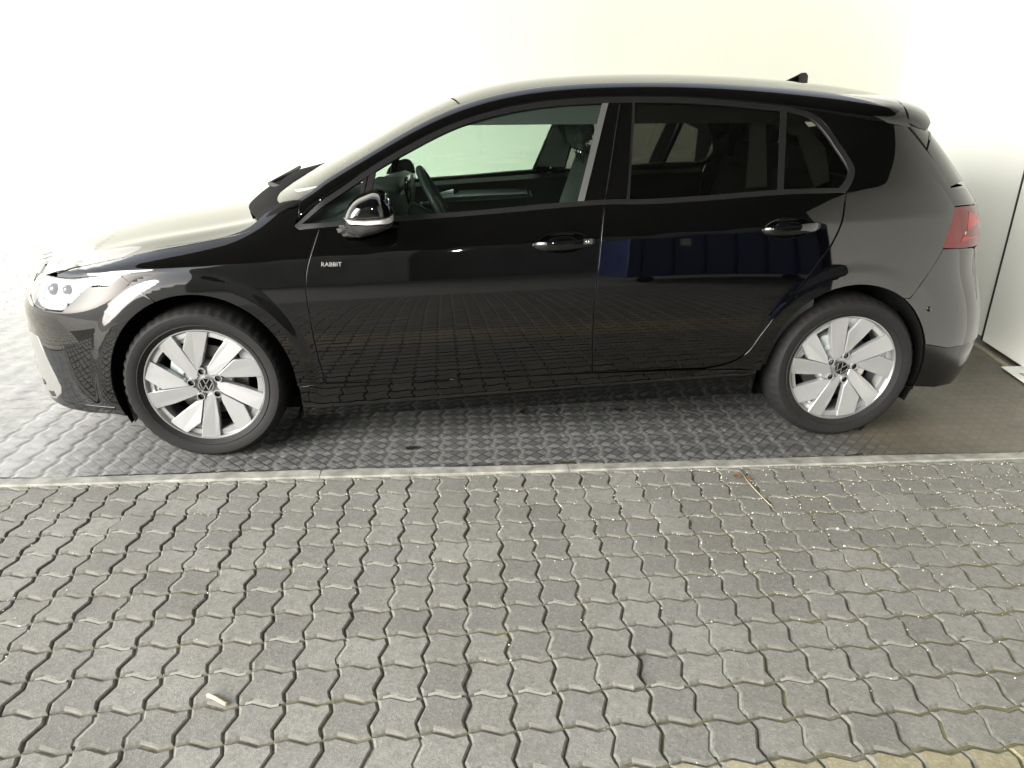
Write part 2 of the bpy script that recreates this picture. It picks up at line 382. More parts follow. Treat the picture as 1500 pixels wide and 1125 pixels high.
# ---------------------------------------------------------------- panels on the body surface
def resample(pts, step, closed=True):
    """smooth curve through the points; a third value marks a corner"""
    n = len(pts); P_ = [np.array(p[:2], float) for p in pts]; C_ = [len(p) > 2 for p in pts]
    out = []
    for i in range(n if closed else n-1):
        j = (i+1) % n
        p1, p2 = P_[i], P_[j]
        p0 = P_[(i-1) % n] if (not C_[i] and (closed or i > 0)) else 2*p1-p2
        p3 = P_[(j+1) % n] if (not C_[j] and (closed or j < n-1)) else 2*p2-p1
        d = np.linalg.norm(p2-p1); k = max(1, int(round(d/step)))
        a = max(np.linalg.norm(p1-p0), 1e-6)**.5; b = max(d, 1e-6)**.5; c = max(np.linalg.norm(p3-p2), 1e-6)**.5
        m1 = (p1-p0)/a-(p2-p0)/(a+b)+(p2-p1)/b; m2 = (p2-p1)/b-(p3-p1)/(b+c)+(p3-p2)/c
        m1 = m1*b; m2 = m2*b
        for q in range(k):
            t = q/k; t2 = t*t; t3 = t2*t
            out.append((2*t3-3*t2+1)*p1+(t3-2*t2+t)*m1+(-2*t3+3*t2)*p2+(t3-t2)*m2)
    if not closed: out.append(P_[-1])
    return np.array(out)
def area2(p): return .5*np.sum(p[:, 0]*np.roll(p[:, 1], -1)-np.roll(p[:, 0], -1)*p[:, 1])
def inside(pts, poly):
    x, y = pts[:, 0], pts[:, 1]; r = np.zeros(len(pts), bool); n = len(poly)
    for i in range(n):
        a, b = poly[i], poly[(i+1) % n]
        if a[1] == b[1]: continue
        c = ((a[1] > y) != (b[1] > y)) & (x < (b[0]-a[0])*(y-a[1])/(b[1]-a[1])+a[0]); r ^= c
    return r
def clip(poly, a, b, c):
    """keep the part of a polygon where a*x + b*z + c >= 0"""
    out = []; n = len(poly)
    for i in range(n):
        p, q = poly[i], poly[(i+1) % n]; fp = a*p[0]+b*p[1]+c; fq = a*q[0]+b*q[1]+c
        if fp >= 0: out.append(p)
        if (fp >= 0) != (fq >= 0): out.append(p+(q-p)*(fp/(fp-fq)))
    return np.array(out)
def dedupe(p, tol=.003):
    keep = [p[0]]
    for q in p[1:]:
        if np.linalg.norm(q-keep[-1]) > tol: keep.append(q)
    if np.linalg.norm(keep[0]-keep[-1]) < tol: keep.pop()
    return np.array(keep)
def numnormal(fn, uv, out):
    h = 1e-3; u, v = uv[:, 0], uv[:, 1]
    a = fn(u+h, v)-fn(u-h, v); b = fn(u, v+h)-fn(u, v-h); n = np.cross(a, b)
    n /= np.maximum(np.linalg.norm(n, axis=1, keepdims=True), 1e-12)
    s = np.sign(np.sum(n*out(fn(u, v)), axis=1)); s[s == 0] = 1
    return n*s[:, None], a/(2*h), b/(2*h)
def out_side(p):
    """rough outward direction, to orient the normals"""
    c = np.stack([np.clip(p[:, 0], .2, 2.4), np.full(len(p), CY), np.full(len(p), .55)], 1); return p-c
def panel_mesh(name, poly, fn, mat, grid=.022, depth=.012, lip=.0018, holes=(), outf=out_side, uvscale=(1, 1), fine=()):
    poly = dedupe(np.asarray(poly, float), 1e-4)
    if area2(poly) < 0: poly = poly[::-1]
    loops = [poly]
    for h in holes:
        h = dedupe(np.asarray(h, float), 1e-4); loops.append(h[::-1] if area2(h) > 0 else h)
    sc_ = np.array(uvscale, float)
    lo, hi = poly.min(0), poly.max(0)
    gx = np.arange(lo[0]+grid/sc_[0]*.5, hi[0], grid/sc_[0]); gy = np.arange(lo[1]+grid/sc_[1]*.5, hi[1], grid/sc_[1])
    G = np.array(np.meshgrid(gx, gy)).reshape(2, -1).T
    for (ex, ez, rx, rz, dd, sl) in fine:
        fx = np.arange(ex-rx*1.08, ex+rx*1.08, .0055); fz = np.arange(ez-rz*1.3, ez+rz*1.3, .0045); q = np.array(np.meshgrid(fx, fz)).reshape(2, -1).T
        rr = lambda p: ((p[:, 0]-ex)/(rx*1.06))**2+((p[:, 1]-ez-sl*(p[:, 0]-ex))/(rz*1.10))**2
        G = np.concatenate([G[rr(G) > 1.06], q[rr(q) < 1]])
    if len(G):
        ok = inside(G, poly)
        for h in loops[1:]: ok &= ~inside(G, h)
        G = G[ok]
    if len(G):
        B = np.concatenate(loops)*sc_; d = np.min(np.linalg.norm(G[:, None, :]*sc_-B[None], axis=2), axis=1); G = G[d > grid*.45]
    pts = list(np.concatenate(loops)); E_ = []; b = 0
    for L_ in loops:
        n = len(L_); E_ += [(b+i, b+(i+1) % n) for i in range(n)]; b += n
    nb = b
    allp = np.array(pts+list(G))
    res = delaunay_2d_cdt([Vector(p*sc_) for p in allp], E_, [], 0, 1e-6)
    vo = np.array([tuple(v) for v in res[0]])/sc_; fc = [tuple(f) for f in res[2]]
    cen = np.array([vo[list(f)].mean(0) for f in fc]); ok = inside(cen, poly)
    for h in loops[1:]: ok &= ~inside(cen, h)
    fc = [f for f, k in zip(fc, ok) if k]
    V = fn(vo[:, 0], vo[:, 1]); N, _, _ = numnormal(fn, vo, outf)
    V = list(V); N = list(N); F = []
    for f in fc:
        a, b_, c = (np.array(V[i]) for i in f[:3])
        F.append(f if np.dot(np.cross(b_-a, c-a), N[f[0]]) > 0 else f[::-1])
    if depth:
        for L_ in loops:
            Np, Ju, Jv = numnormal(fn, L_, outf); Pp = fn(L_[:, 0], L_[:, 1]); n = len(L_)
            tan = np.roll(L_, -1, 0)-np.roll(L_, 1, 0)
            T3 = Ju*tan[:, :1]+Jv*tan[:, 1:]; T3 /= np.maximum(np.linalg.norm(T3, axis=1, keepdims=True), 1e-12)
            o2 = np.stack([tan[:, 1], -tan[:, 0]], 1); O3 = Ju*o2[:, :1]+Jv*o2[:, 1:]
            X = np.cross(T3, Np); X *= np.sign(np.sum(X*O3, axis=1))[:, None]
            b0 = len(V)
            V += list(Pp); N += list(Np)
            V += list(Pp+X*lip*.6-Np*lip*.35); nn = X+Np; N += list(nn/np.linalg.norm(nn, axis=1, keepdims=True))
            V += list(Pp+X*lip-Np*lip*1.3); N += list(X)
            V += list(Pp+X*lip-Np*depth); N += list(X)
            for r in range(3):
                for i in range(n):
                    j = (i+1) % n; q = (b0+r*n+i, b0+r*n+j, b0+(r+1)*n+j, b0+(r+1)*n+i)
                    a, b_, c = (np.array(V[k]) for k in q[:3])
                    F.append(q if np.dot(np.cross(b_-a, c-a), N[q[0]]+N[q[3]]) > 0 else q[::-1])
    return np.array(V), F, mat, np.array(N)
BASE = (1.31, CY, 0.0)
car = empty('parked_car', BASE)
tag(car, 'glossy black five-door hatchback parked on the dark sheet beside the white wall', 'car')
def off(parent): return tuple(-v for v in BASE) if parent is car else (0, 0, 0)
def part(name, data, parent=None, label=None):
    V, F, mat, N = data; parent = parent or car
    o = new_obj(name, mk_mesh(name, V, F, mat, normals=N), parent, off(parent))
    if label: o['label'] = label
    return o
def mirrored(data):
    V, F, mat, N = data; V = V.copy(); N = N.copy(); V[:, 1] = 2*CY-V[:, 1]; N[:, 1] *= -1
    return V, [f[::-1] for f in F], mat, N
def both(name, data, parents=None):
    a = part(name, data, parents[0] if parents else None); b = part(name, mirrored(data), parents[1] if parents else None); return a, b
def smap(o=0.0, dents=()):
    def f(x, z):
        y = side_y(x, z)+o
        for (cx, cz, rx, rz, dd, sl) in dents:
            q = ((x-cx)/rx)**2+((z-cz-sl*(x-cx))/rz)**2; y = y+dd*smooth(1.25*(1-q))
        return np.stack([np.asarray(x, float), y, np.asarray(z, float)], -1)
    return f
def fold(fn, half):
    """mirror a half map across the centre plane: u runs 0 .. 2*half"""
    def f(u, v):
        k = u > half; p = fn(np.where(k, 2*half-u, u), v); p = p.copy(); p[..., 1] = np.where(k, 2*CY-p[..., 1], p[..., 1]); return p
    return f
H = math.pi/2
nose = fold(nose_pt, H); tail = fold(tail_pt, H)
def push(fn, d, outf=out_side):
    def f(u, v):
        n, _, _ = numnormal(fn, np.stack([u, v], 1), outf); return fn(u, v)+n*d
    return f
def sym(half, H_):
    """close a half outline across the centre: points from centre-top round the near side to centre-bottom"""
    h = np.asarray(half, float); o = h.copy(); o[:, 0] = 2*H_-o[:, 0]; return dedupe(np.concatenate([h, o[::-1]]), 1e-4)
def arch_pts(k, a0, a1, n=40, grow=0.0):
    cx, cz, rx, rz = ARCH[k]; a = np.linspace(R(a0), R(a1), n); return np.stack([cx+(rx+grow)*np.cos(a), cz+(rz+grow)*np.sin(a)], 1)
def cat(*seg): return dedupe(np.concatenate([np.asarray(s_, float)[:, :2] for s_ in seg]), .002)
def curve(pts, step=.02): return resample(pts, step, False)

FD = [(0.500, 0.928, 1), (0.485, 0.885), (0.465, 0.830), (0.448, 0.779), (0.439, 0.722), (0.439, 0.662), (0.445, 0.583), (0.454, 0.488), (0.468, 0.389), (0.483, 0.329, 1), (0.697, 0.327), (1.060, 0.331), (1.357, 0.336), (1.543, 0.340, 1), (1.537, 0.477), (1.536, 0.561), (1.540, 0.670), (1.548, 0.803), (1.557, 0.906), (1.571, 1.003, 1), (1.347, 0.987), (1.089, 0.967), (0.784, 0.947)]
RD = [(1.577, 1.003, 1), (1.563, 0.906), (1.555, 0.803), (1.546, 0.670), (1.542, 0.561), (1.543, 0.476), (1.550, 0.339, 1), (1.811, 0.346), (2.013, 0.349, 1), (2.092, 0.363), (2.146, 0.384), (2.181, 0.415), (2.221, 0.484), (2.274, 0.566), (2.367, 0.687), (2.427, 0.778), (2.466, 0.836), (2.505, 0.931), (2.525, 1.040, 1), (2.275, 1.034), (2.005, 1.016), (1.739, 1.002)]
WR = [(0.494, 0.923, 1), (0.479, 0.885), (0.459, 0.830), (0.442, 0.779), (0.433, 0.722), (0.433, 0.662), (0.439, 0.583), (0.448, 0.488), (0.462, 0.389), (0.477, 0.327, 1)]
WT = [(-0.520, 0.743, 1), (-0.449, 0.771), (-0.388, 0.791), (-0.293, 0.815), (-0.209, 0.832), (-0.101, 0.851), (0.015, 0.865), (0.147, 0.890), (0.220, 0.918), (0.275, 0.962, 1)]
QF = [(2.534, 1.040, 1), (2.514, 0.931), (2.475, 0.836), (2.435, 0.777), (2.375, 0.687), (2.282, 0.567), (2.229, 0.483), (2.191, 0.412), (2.154, 0.378), (2.098, 0.354), (2.021, 0.340, 1)]
TO = [(0.405, 0.931, 1), (0.455, 0.975), (0.500, 1.012), (0.584, 1.065), (0.686, 1.131), (0.840, 1.214), (1.015, 1.292), (1.189, 1.341), (1.367, 1.370), (1.600, 1.386), (1.858, 1.388), (2.038, 1.381), (2.220, 1.366), (2.364, 1.350), (2.443, 1.327), (2.492, 1.280), (2.531, 1.216), (2.566, 1.156), (2.577, 1.122), (2.558, 1.080), (2.528, 1.043, 1), (2.275, 1.037), (2.005, 1.019), (1.739, 1.005), (1.574, 1.004), (1.347, 0.989), (1.089, 0.969), (0.784, 0.949), (0.499, 0.927), (0.423, 0.920, 1)]
TI = [(0.432, 0.938, 1), (0.464, 0.964), (0.508, 0.998), (0.591, 1.049), (0.691, 1.112), (0.845, 1.195), (1.020, 1.275), (1.194, 1.324), (1.369, 1.352), (1.598, 1.367), (1.856, 1.370), (2.036, 1.363), (2.217, 1.348), (2.361, 1.333), (2.432, 1.310), (2.476, 1.265), (2.513, 1.203), (2.545, 1.146), (2.553, 1.119), (2.536, 1.088), (2.506, 1.058, 1), (2.276, 1.053), (2.005, 1.035), (1.740, 1.021), (1.575, 1.019), (1.348, 1.005), (1.090, 0.984), (0.784, 0.964), (0.500, 0.942)]
P_ = M['paint']
# doors with the cups behind the handles
dF = (1.413, .868, .104, .039, .011, .035); dR = (2.300, .914, .104, .039, .011, .045)
fd_o, fd_m = both('front_door', panel_mesh('front_door', resample(FD, .016), smap(0, (dF,)), P_, .016, fine=(dF,)))
rd_o, rd_m = both('rear_door', panel_mesh('rear_door', resample(RD, .016), smap(0, (dR,)), P_, .016, fine=(dR,)))
# wing
rear = curve(WR); bot = np.array([(.472, .322), (.372, .318)])
arc = arch_pts(0, 0, 111)
front = curve([(-0.118, 0.672, 1), (-0.186, 0.723), (-0.229, 0.762, 1)]); lam = np.array([(-.29, .7605), (-.345, .757), (-.463, .7405), (-.52, .738)])
top = curve(WT); ap = np.array([(.330, .992), (.392, 1.012), (.450, .992), (.428, .972), (.406, .951), (.403, .931), (.424, .918)])
both('front_wing', panel_mesh('front_wing', cat(rear, bot, arc, front, lam, top, ap), smap(), P_, .011))
# quarter panel
qr = curve([(2.834, .632, 1), (2.888, .702), (2.941, .781), (2.964, .825, 1)]); q2 = curve([(2.964, .825, 1), (2.984, .899), (3.009, .979, 1)])
q3 = curve([(3.009, .979, 1), (3.000, 1.048), (2.968, 1.105), (2.932, 1.158), (2.897, 1.199, 1), (2.860, 1.247), (2.828, 1.284, 1)])
xs = np.linspace(2.805, 2.37, 22); rail = np.stack([xs, z_rail(xs)-.001], 1)
tr = curve([(2.366, 1.352, 1), (2.445, 1.329), (2.494, 1.282), (2.533, 1.218), (2.568, 1.158), (2.580, 1.122), (2.561, 1.080), (2.534, 1.043, 1)])
aq = arch_pts(1, 178, 57, 34)
both('rear_quarter_panel', panel_mesh('rear_quarter_panel', cat(curve(QF), [(2.24, .330)], aq, qr, q2, q3, rail, tr), smap(), P_, .011))
# sill
both('sill', panel_mesh('sill', [(.374, .312), (.48, .320), (1.06, .324), (1.55, .332), (2.02, .334), (2.243, .322), (2.262, .20), (1.3, .175), (.37, .175)], smap(.004), P_, .025))
# fuel of light and shade under the doors: inner sill, floor, firewall
mb = MB(); mb.box((1.15, CY, .19), (3.3, 1.46, .05)); mb.box((.40, CY, .55), (.04, 1.55, .70)); mb.box((2.9, CY, .5), (.04, 1.4, .6)); mb.box((1.3, .13, .27), (1.75, .06, .13)); mb.box((1.3, 2*CY-.13, .27), (1.75, .06, .13))
mb.build('floor_pan', M['liner'], car, False, off(car))
# window surround
ring = panel_mesh('window_trim', resample(TO, .02), smap(-.002), M['satin_trim'], .03, .012, .0015, holes=[resample(TI, .02)])
both('window_trim', ring)
ti = resample(TI, .02)
def ln(x0, k, s, z0=1.0): return (s, -s*k, -s*(x0-k*z0))          # side s of the line x = x0 + k*(z-z0)
def region(*lines):
    p = ti
    for l in lines: p = clip(p, *l)
    return dedupe(p, .002)
QL = (.657, .234); BT = (1.470, .355); BG = (1.573, .255); RW = (1.660, .165); RV = (2.246, .200)
def shift(l, d): return (l[0]+d, l[1])
gl = M['glass']; dg = M['dark_glass']; g_ = .007
for (nm, reg, mat, par) in (('quarterlight_glass', region(ln(*shift(QL, -.016), -1)), gl, (fd_o, fd_m)),
                            ('front_window', region(ln(*shift(QL, .022), 1), ln(*shift(BT, 0), -1)), gl, (fd_o, fd_m)),
                            ('rear_window', region(ln(*shift(RW, .006), 1), ln(*RV, -1)), dg, (rd_o, rd_m)),
                            ('rear_quarterlight_glass', region(ln(*shift(RV, .022), 1)), dg, (rd_o, rd_m))):
    both(nm, panel_mesh(nm, reg, smap(g_), mat, .03, 0), par)
for (nm, a, b, mat, o_, par) in (('window_divider', shift(QL, -.017), shift(QL, -.005), 'satin_trim', .001, (fd_o, fd_m)), ('window_divider', shift(QL, .002), shift(QL, .023), 'satin_trim', .0, (fd_o, fd_m)), ('window_seal', shift(QL, -.006), shift(QL, .003), 'liner', .005, (fd_o, fd_m)),
                            ('window_edge_trim', shift(BT, -.002), shift(BT, .021), 'bright_trim', .0, (fd_o, fd_m)), ('pillar_cover', shift(BT, .022), shift(BG, -.002), 'gloss_black', .001, (fd_o, fd_m)),
                            ('pillar_cover', shift(BG, .004), shift(RW, -.002), 'gloss_black', .001, (rd_o, rd_m)), ('window_edge_trim', shift(RW, -.002), shift(RW, .008), 'satin_trim', .0, (rd_o, rd_m)),
                            ('window_divider', shift(RV, -.001), shift(RV, .023), 'satin_trim', .0, (rd_o, rd_m))):
    both(nm, panel_mesh(nm, region(ln(*a, 1), ln(*b, -1)), smap(o_), M[mat], .04, .010, .001), par)
# greenhouse shell
sp = Spline([.30, .42, .55, .70, 1.04, 1.5, 3.0], [.14, .20, .30, .36, .37, .36, .35])
def shell(s, x): return top_pt(x, np.clip(s, 0, 1))
shell2 = fold(shell, 1.0)
def out_up(p): return p-np.stack([p[:, 0], np.full(len(p), CY), np.full(len(p), .7)], 1)
ws_top = lambda s: 1.045-.055*np.clip((s-.3)/.7, 0, 1)**.8
ws_bot = lambda s: .425-.115*np.sin(np.clip((s-.2)/.8, 0, 1)*math.pi)**.8-.055*np.clip((s-.2)/.8, 0, 1)
xs = np.linspace(.42, 2.85, 90)
railp = np.concatenate([np.stack([0*xs+.004, xs], 1), np.stack([sp(xs)-.003, xs], 1)[::-1]])
both('roof_side_rail', panel_mesh('roof_side_rail', railp, shell, P_, .022, .012, outf=out_up))
ss = np.linspace(0, 1, 40); sr = sp(1.04)
s_ = sp(1.045)+.003+(1-sp(1.045)-.003)*ss
front = np.stack([s_, ws_top(s_)], 1); xr = np.linspace(1.05, 2.84, 60)
half = np.concatenate([np.stack([s_, ws_top(s_)+.004], 1)[::-1], np.stack([sp(xr)+.003, xr], 1), [(s, 2.845+.05*(s-.36)) for s in np.linspace(.40, 1, 12)]])
part('roof', panel_mesh('roof', sym(half, 1.0), shell2, P_, .035, .010, outf=out_up))
xw = np.linspace(1.04, .43, 30)
half = np.concatenate([np.stack([s_, ws_top(s_)-.003], 1)[::-1], np.stack([sp(xw)+.004, xw], 1), [(s, float(ws_bot(s))) for s in np.linspace(.22, 1, 20)]])
part('windscreen', panel_mesh('windscreen', sym(half, 1.0), push(shell2, -.004, out_up), M['windscreen'], .04, 0, outf=out_up))
half = np.concatenate([[(s, float(ws_bot(s))+.075) for s in np.linspace(.98, .34, 20)], [(s, float(ws_bot(s))-.01) for s in np.linspace(.2, 1, 20)]])
part('windscreen_black_band', panel_mesh('windscreen_black_band', sym(half, 1.0), push(shell2, -.007, out_up), M['gloss_black'], .04, 0, outf=out_up))
half = np.concatenate([[(s, float(ws_top(s))-.06) for s in np.linspace(1, .03, 20)], [(.03, 2.75)], [(s, 2.75) for s in np.linspace(.1, 1, 12)]])
part('headliner', panel_mesh('headliner', sym(half, 1.0), push(shell2, -.022, out_up), M['headliner'], .05, 0, outf=out_up))
# tailgate spoiler with its side fins
half = np.concatenate([[(s, 2.852+.05*(s-.36)) for s in np.linspace(1, .06, 16)], [(.03, 2.90), (.05, 2.945), (.15, 2.972), (.4, 3.01), (.7, 3.045), (1, 3.06)]])
spo = part('roof_spoiler', panel_mesh('roof_spoiler', sym(half, 1.0), shell2, P_, .03, .034, .004, outf=out_up))
both('seam_backing', panel_mesh('seam_backing', [(2.80, 1.31), (2.82, 1.27), (2.885, 1.185), (2.92, 1.20), (2.93, 1.25), (2.86, 1.33)], smap(.014), M['liner'], .03, 0))
fin = [(2.838, 1.292, 1), (2.870, 1.252), (2.906, 1.205, 1), (2.930, 1.234), (2.958, 1.266), (2.975, 1.300), (2.968, 1.330, 1), (2.90, 1.338), (2.83, 1.322, 1)]
both('spoiler_fin', panel_mesh('spoiler_fin', resample(fin, .012), smap(-.003), P_, .02, .05, .003), (spo, spo))
# bonnet
z_bc = Spline([-.86, -.78, -.70, -.58, -.40, -.18, .087, .25, .34], [.690, .736, .780, .826, .870, .905, .941, .966, .982])
yh = Spline([-.62, -.50, -.36, -.2, .0, .15, .30, .40], [.215, .165, .135, .122, .120, .122, .128, .132])
xbf = lambda s: -.530-.245*np.sin(np.clip(s, 0, 1)*H)
xbr = lambda s: .283-.195*np.sin(np.clip(s, 0, 1)*H)
def bonnet(s, v):
    s = np.clip(s, 0, 1); x = xbf(s)+(xbr(s)-xbf(s))*v; x0 = np.clip(x, -.56, .4); y0 = side_y(x0, z_hood(x0)-.004)+.002; z0 = z_hood(x0)-.002
    y0 = np.where(x < -.56, y0, y0)
    fr = np.sin(s*H)**.9; zc = z_bc(x)
    drop = np.where(x < -.56, (x+.56)*0, 0)
    return np.stack([x, y0+(CY-y0)*s, z0+(zc-z0)*np.sin(s*H)+drop+.010*np.exp(-((s-.16)/.10)**2)*smooth((x+.6)/.4)], -1)
bonnet2 = fold(lambda u, v: bonnet(u, v), 1.0)
sv_ = np.linspace(.004, 1.996, 90); vv = np.linspace(.0, 1, 40)
half = np.concatenate([[(s, 0.0) for s in np.linspace(1, .004, 40)], [(.004, v) for v in np.linspace(.03, .97, 40)], [(s, 1.0) for s in np.linspace(.004, 1, 40)]])
part('bonnet', panel_mesh('bonnet', sym(half, 1.0), bonnet2, P_, .02, .014, outf=out_up, uvscale=(.76, 1.0)))
# scuttle under the bonnet edge, wipers
def scuttle(s, v):
    s2 = np.clip(s, 0, 1); sw_ = np.maximum(s2, .2); xe = ws_bot(sw_)+.012; pe = top_pt(xe, sw_); x0 = xbr(s2)-.02
    y0 = .16+(CY-.16)*s2; z0 = .935+.010*s2; q = np.sin(v*H)
    return np.stack([x0+(xe-x0)*v, y0+(pe[..., 1]-y0)*v, z0+(pe[..., 2]-.004-z0)*q**.9], -1)
scu = part('scuttle', panel_mesh('scuttle', sym(np.concatenate([[(s, 0.0) for s in np.linspace(1, .0, 20)], [(s, 1.0) for s in np.linspace(0, 1, 20)]]), 1.0), fold(scuttle, 1.0), M['liner'], .03, 0, outf=out_up))
for (a, b, c) in (((.37, .45, 1.0), (.20, .62, 1.035), (.25, 1.05, 1.075)), ((.20, 1.0, 1.01), (.17, 1.15, 1.035), (.30, 1.48, 1.06))):
    mb = MB(); mb.tube([(a[0], a[1], a[2]-.02), a, b], .010); mb.tube([b, tuple((np.array(b)+np.array(c))/2), c], .008); mb.build('wiper', M['black_plastic'], car, True, off(car))
# nose
LAMP = [(0.843, 0.724), (0.645, 0.733), (0.515, 0.737), (0.337, 0.753), (0.197, 0.760, 1), (0.249, 0.727), (0.362, 0.720), (0.396, 0.694), (0.440, 0.656), (0.489, 0.619, 1), (0.634, 0.613), (0.733, 0.617), (.855, .643, 1), (.945, .700), (.90, .719, 1)]
def conv(k, pts): p = np.asarray(pts, float); return np.stack([k(p[:, 0], p[:, 1]), p[:, 1]], 1)
ab = arch_pts(0, 112, 199, 24); ab = conv(nose_par, ab)
half = cat([(H, .714), (1.2, .714), (.955, .714)], [(.965, .700), (.872, .637), (.742, .610), (.634, .606), (.484, .611)], [(.435, .650), (.391, .688), (.357, .713), (.245, .720), (.193, .755)],
           conv(nose_par, [(-.226, .757), (-.188, .721), (-.122, .670)]), ab, [(.29, .203), (.45, .196), (.60, .192), (.80, .19), (1.1, .185), (H, .185)])
bump_f = part('front_bumper', panel_mesh('front_bumper', sym(half, H), nose, P_, .015, .012, uvscale=(.75, 1)))
p2 = push(nose, .003)
grl = [(H, .470), (1.2, .475), (0.85, .487), (0.745, .485), (0.706, .405), (0.635, .318), (0.612, .292), (0.630, .262), (0.72, .222), (.86, .205), (H, .205)]
gr = part('lower_grille', panel_mesh('lower_grille', sym(grl, H), p2, plain('grille_plastic', (.13, .13, .12), .35), .03, .02, .004), bump_f)
def closing(s, v):
    s = np.clip(s, 0, 1); p0 = bonnet(s, np.zeros_like(s))+np.array([.006, .004, -.004]); p1 = nose_pt(.87+(H-.87)*s, np.full_like(s, .713))+np.array([.006, 0, 0])
    return p0+(p1-p0)*np.clip(v, 0, 1)[..., None]
def out_front(p): return np.tile(np.array([-1.0, 0, .6]), (len(p), 1))
part('bonnet_front_trim', panel_mesh('bonnet_front_trim', [(.02, .01), (1.98, .01), (1.98, .99), (.02, .99)], fold(closing, 1.0), P_, .04, 0, outf=out_front, uvscale=(.76, .1)), bump_f)
for zz in (.24, .29, .34, .39, .44):
    xl = 1.08
    part('grille_bar', panel_mesh('grille_bar', [(xl, zz-.009), (xl, zz+.009), (2*H-xl, zz+.009), (2*H-xl, zz-.009)], push(nose, .008), M['gloss_black'], .05, .006), bump_f)
part('upper_grille', panel_mesh('upper_grille', sym([(H, .704), (1.05, .702), (.955, .685), (H, .660)], H), p2, M['gloss_black'], .03, .008), bump_f)
both('grille_slot', panel_mesh('grille_slot', [(.80, .272), (.845, .262), (.845, .292), (.80, .288)], push(nose, .005), M['gloss_black'], .03, .004), (bump_f, bump_f))
both('grille_slot', panel_mesh('grille_slot', [(.70, .236), (.76, .226), (.78, .246), (.70, .258)], push(nose, .005), M['gloss_black'], .03, .004), (bump_f, bump_f))
both('splitter', panel_mesh('splitter', [(.285, .235), (.45, .232), (.62, .234), (.62, .222), (.45, .219), (.29, .222)], push(nose, .004), M['gloss_black'], .03, .006), (bump_f, bump_f))
lp = resample(LAMP, .02)
ho, hm = both('headlamp', panel_mesh('headlamp', lp, push(nose, -.022), M['lamp_white'], .03, 0))
both('lamp_lens', panel_mesh('lamp_lens', lp, push(nose, .0), M['lens'], .03, .006), (ho, hm))
both('daytime_light_strip', panel_mesh('daytime_light_strip', [(.485, .637), (.62, .627), (.76, .634), (.76, .645), (.62, .638), (.49, .648)], push(nose, -.012), M['clear_strip'], .03, .004), (ho, hm))
for (a, z, r_) in ((.66, .680, .024), (.53, .690, .019)):
    q = nose_pt(np.array([a]), np.array([z]))[0]
    mb = MB(); mb.lathe([(.001, -.012), (r_*.6, -.010), (r_*.85, .0), (r_, .004), (r_, .03)], 24); Vv = np.array(mb.V); an = -.75; ca, sa = math.cos(an), math.sin(an)
    Vr = np.stack([Vv[:, 0]*ca-Vv[:, 1]*sa*-1*-1, Vv[:, 0]*sa+Vv[:, 1]*ca, Vv[:, 2]], 1)+q+np.array([.012, .012, 0]); mb.V = [tuple(v) for v in Vr]
    for par, mir in ((ho, 0), (hm, 1)):
        m2 = MB(); V2 = Vr.copy()
        if mir: V2[:, 1] = 2*CY-V2[:, 1]
        m2.add(V2, mb.F); m2.build('projector', M['lamp_dark'], par, True)
def roundel(name, parent, r, ysgn=-1):
    """round badge facing -y at the origin: dark disc, ring, V over W; returns the object"""
    b = MB(); b.lathe([(.0005, -.004), (r*.90, -.004), (r*.90, .004)], 32, 0)
    b.lathe([(r*.88, .003), (r*.88, -.006), (r*.98, -.006), (r, -.003), (r, .004)], 32, 1)
    wd = r*.13
    def bar(p, q):
        p = np.array(p)*r*.88; q = np.array(q)*r*.88; d = (q-p)/np.linalg.norm(q-p); n = np.array([-d[1], d[0]])*wd*.5
        c = [p+n, q+n, q-n, p-n]; V = [(k[0], -.0065, k[1]) for k in c]+[(k[0], -.003, k[1]) for k in c]
        b.add(V, [(0, 1, 2, 3), (4, 7, 6, 5), (0, 4, 5, 1), (1, 5, 6, 2), (2, 6, 7, 3), (3, 7, 4, 0)], 1)
    for p, q in (((-.42, .88), (0, .10)), ((.42, .88), (0, .10)), ((-.90, .38), (-.40, -.82)), ((-.40, -.82), (0, .0)), ((0, .0), (.40, -.82)), ((.40, -.82), (.90, .38))): bar(p, q)
    return b
rb = roundel('badge', None, .062); q = nose_pt(np.array([H]), np.array([.650]))[0]
o = rb.build('badge', [M['gloss_black'], M['chrome']], bump_f, False, tuple(q+np.array([-.012, 0, 0]))); o.rotation_euler = (0, 0, -H)
# tail
ar = conv(tail_par, arch_pts(1, 56, 17, 14)); ar2 = conv(tail_par, arch_pts(1, 16, -16, 10))
half = cat([(H, .565), (.64, .585), (.625, .80), (.60, .806), (.278, .818)], conv(tail_par, [(2.966, .820), (2.943, .777), (2.891, .699), (2.838, .628)]), ar, [(.168, .429), (.299, .407), (.45, .407), (.53, .415), (.8, .41), (H, .41)])
bump_r = part('rear_bumper', panel_mesh('rear_bumper', sym(half, H), tail, P_, .015, .012, uvscale=(.75, 1)))
half = cat([(H, .405), (.8, .405), (.53, .410), (.45, .402), (.299, .402), (.17, .424)], ar2, [(.13, .235), (.35, .215), (.6, .205), (H, .20)])
part('rear_valance', panel_mesh('rear_valance', sym(half, H), push(tail, -.004), plain('valance_black', (.0015, .0015, .0015), .2, spec=.3), .03, .012, uvscale=(.75, 1)), bump_r)
sen = tail_pt(tail_par(np.array([2.938]), np.array([.581])), np.array([.581]))[0]
for mir in (0, 1):
    mb = MB(); mb.lathe([(.0005, -.0012), (.010, -.001), (.0115, .002)], 20); mb.build('parking_sensor', M['gloss_black'], bump_r, True, (sen[0], sen[1]-.0025 if not mir else 2*CY-sen[1]+.0025, sen[2])).rotation_euler = (0, 0, R(6) if not mir else R(174))
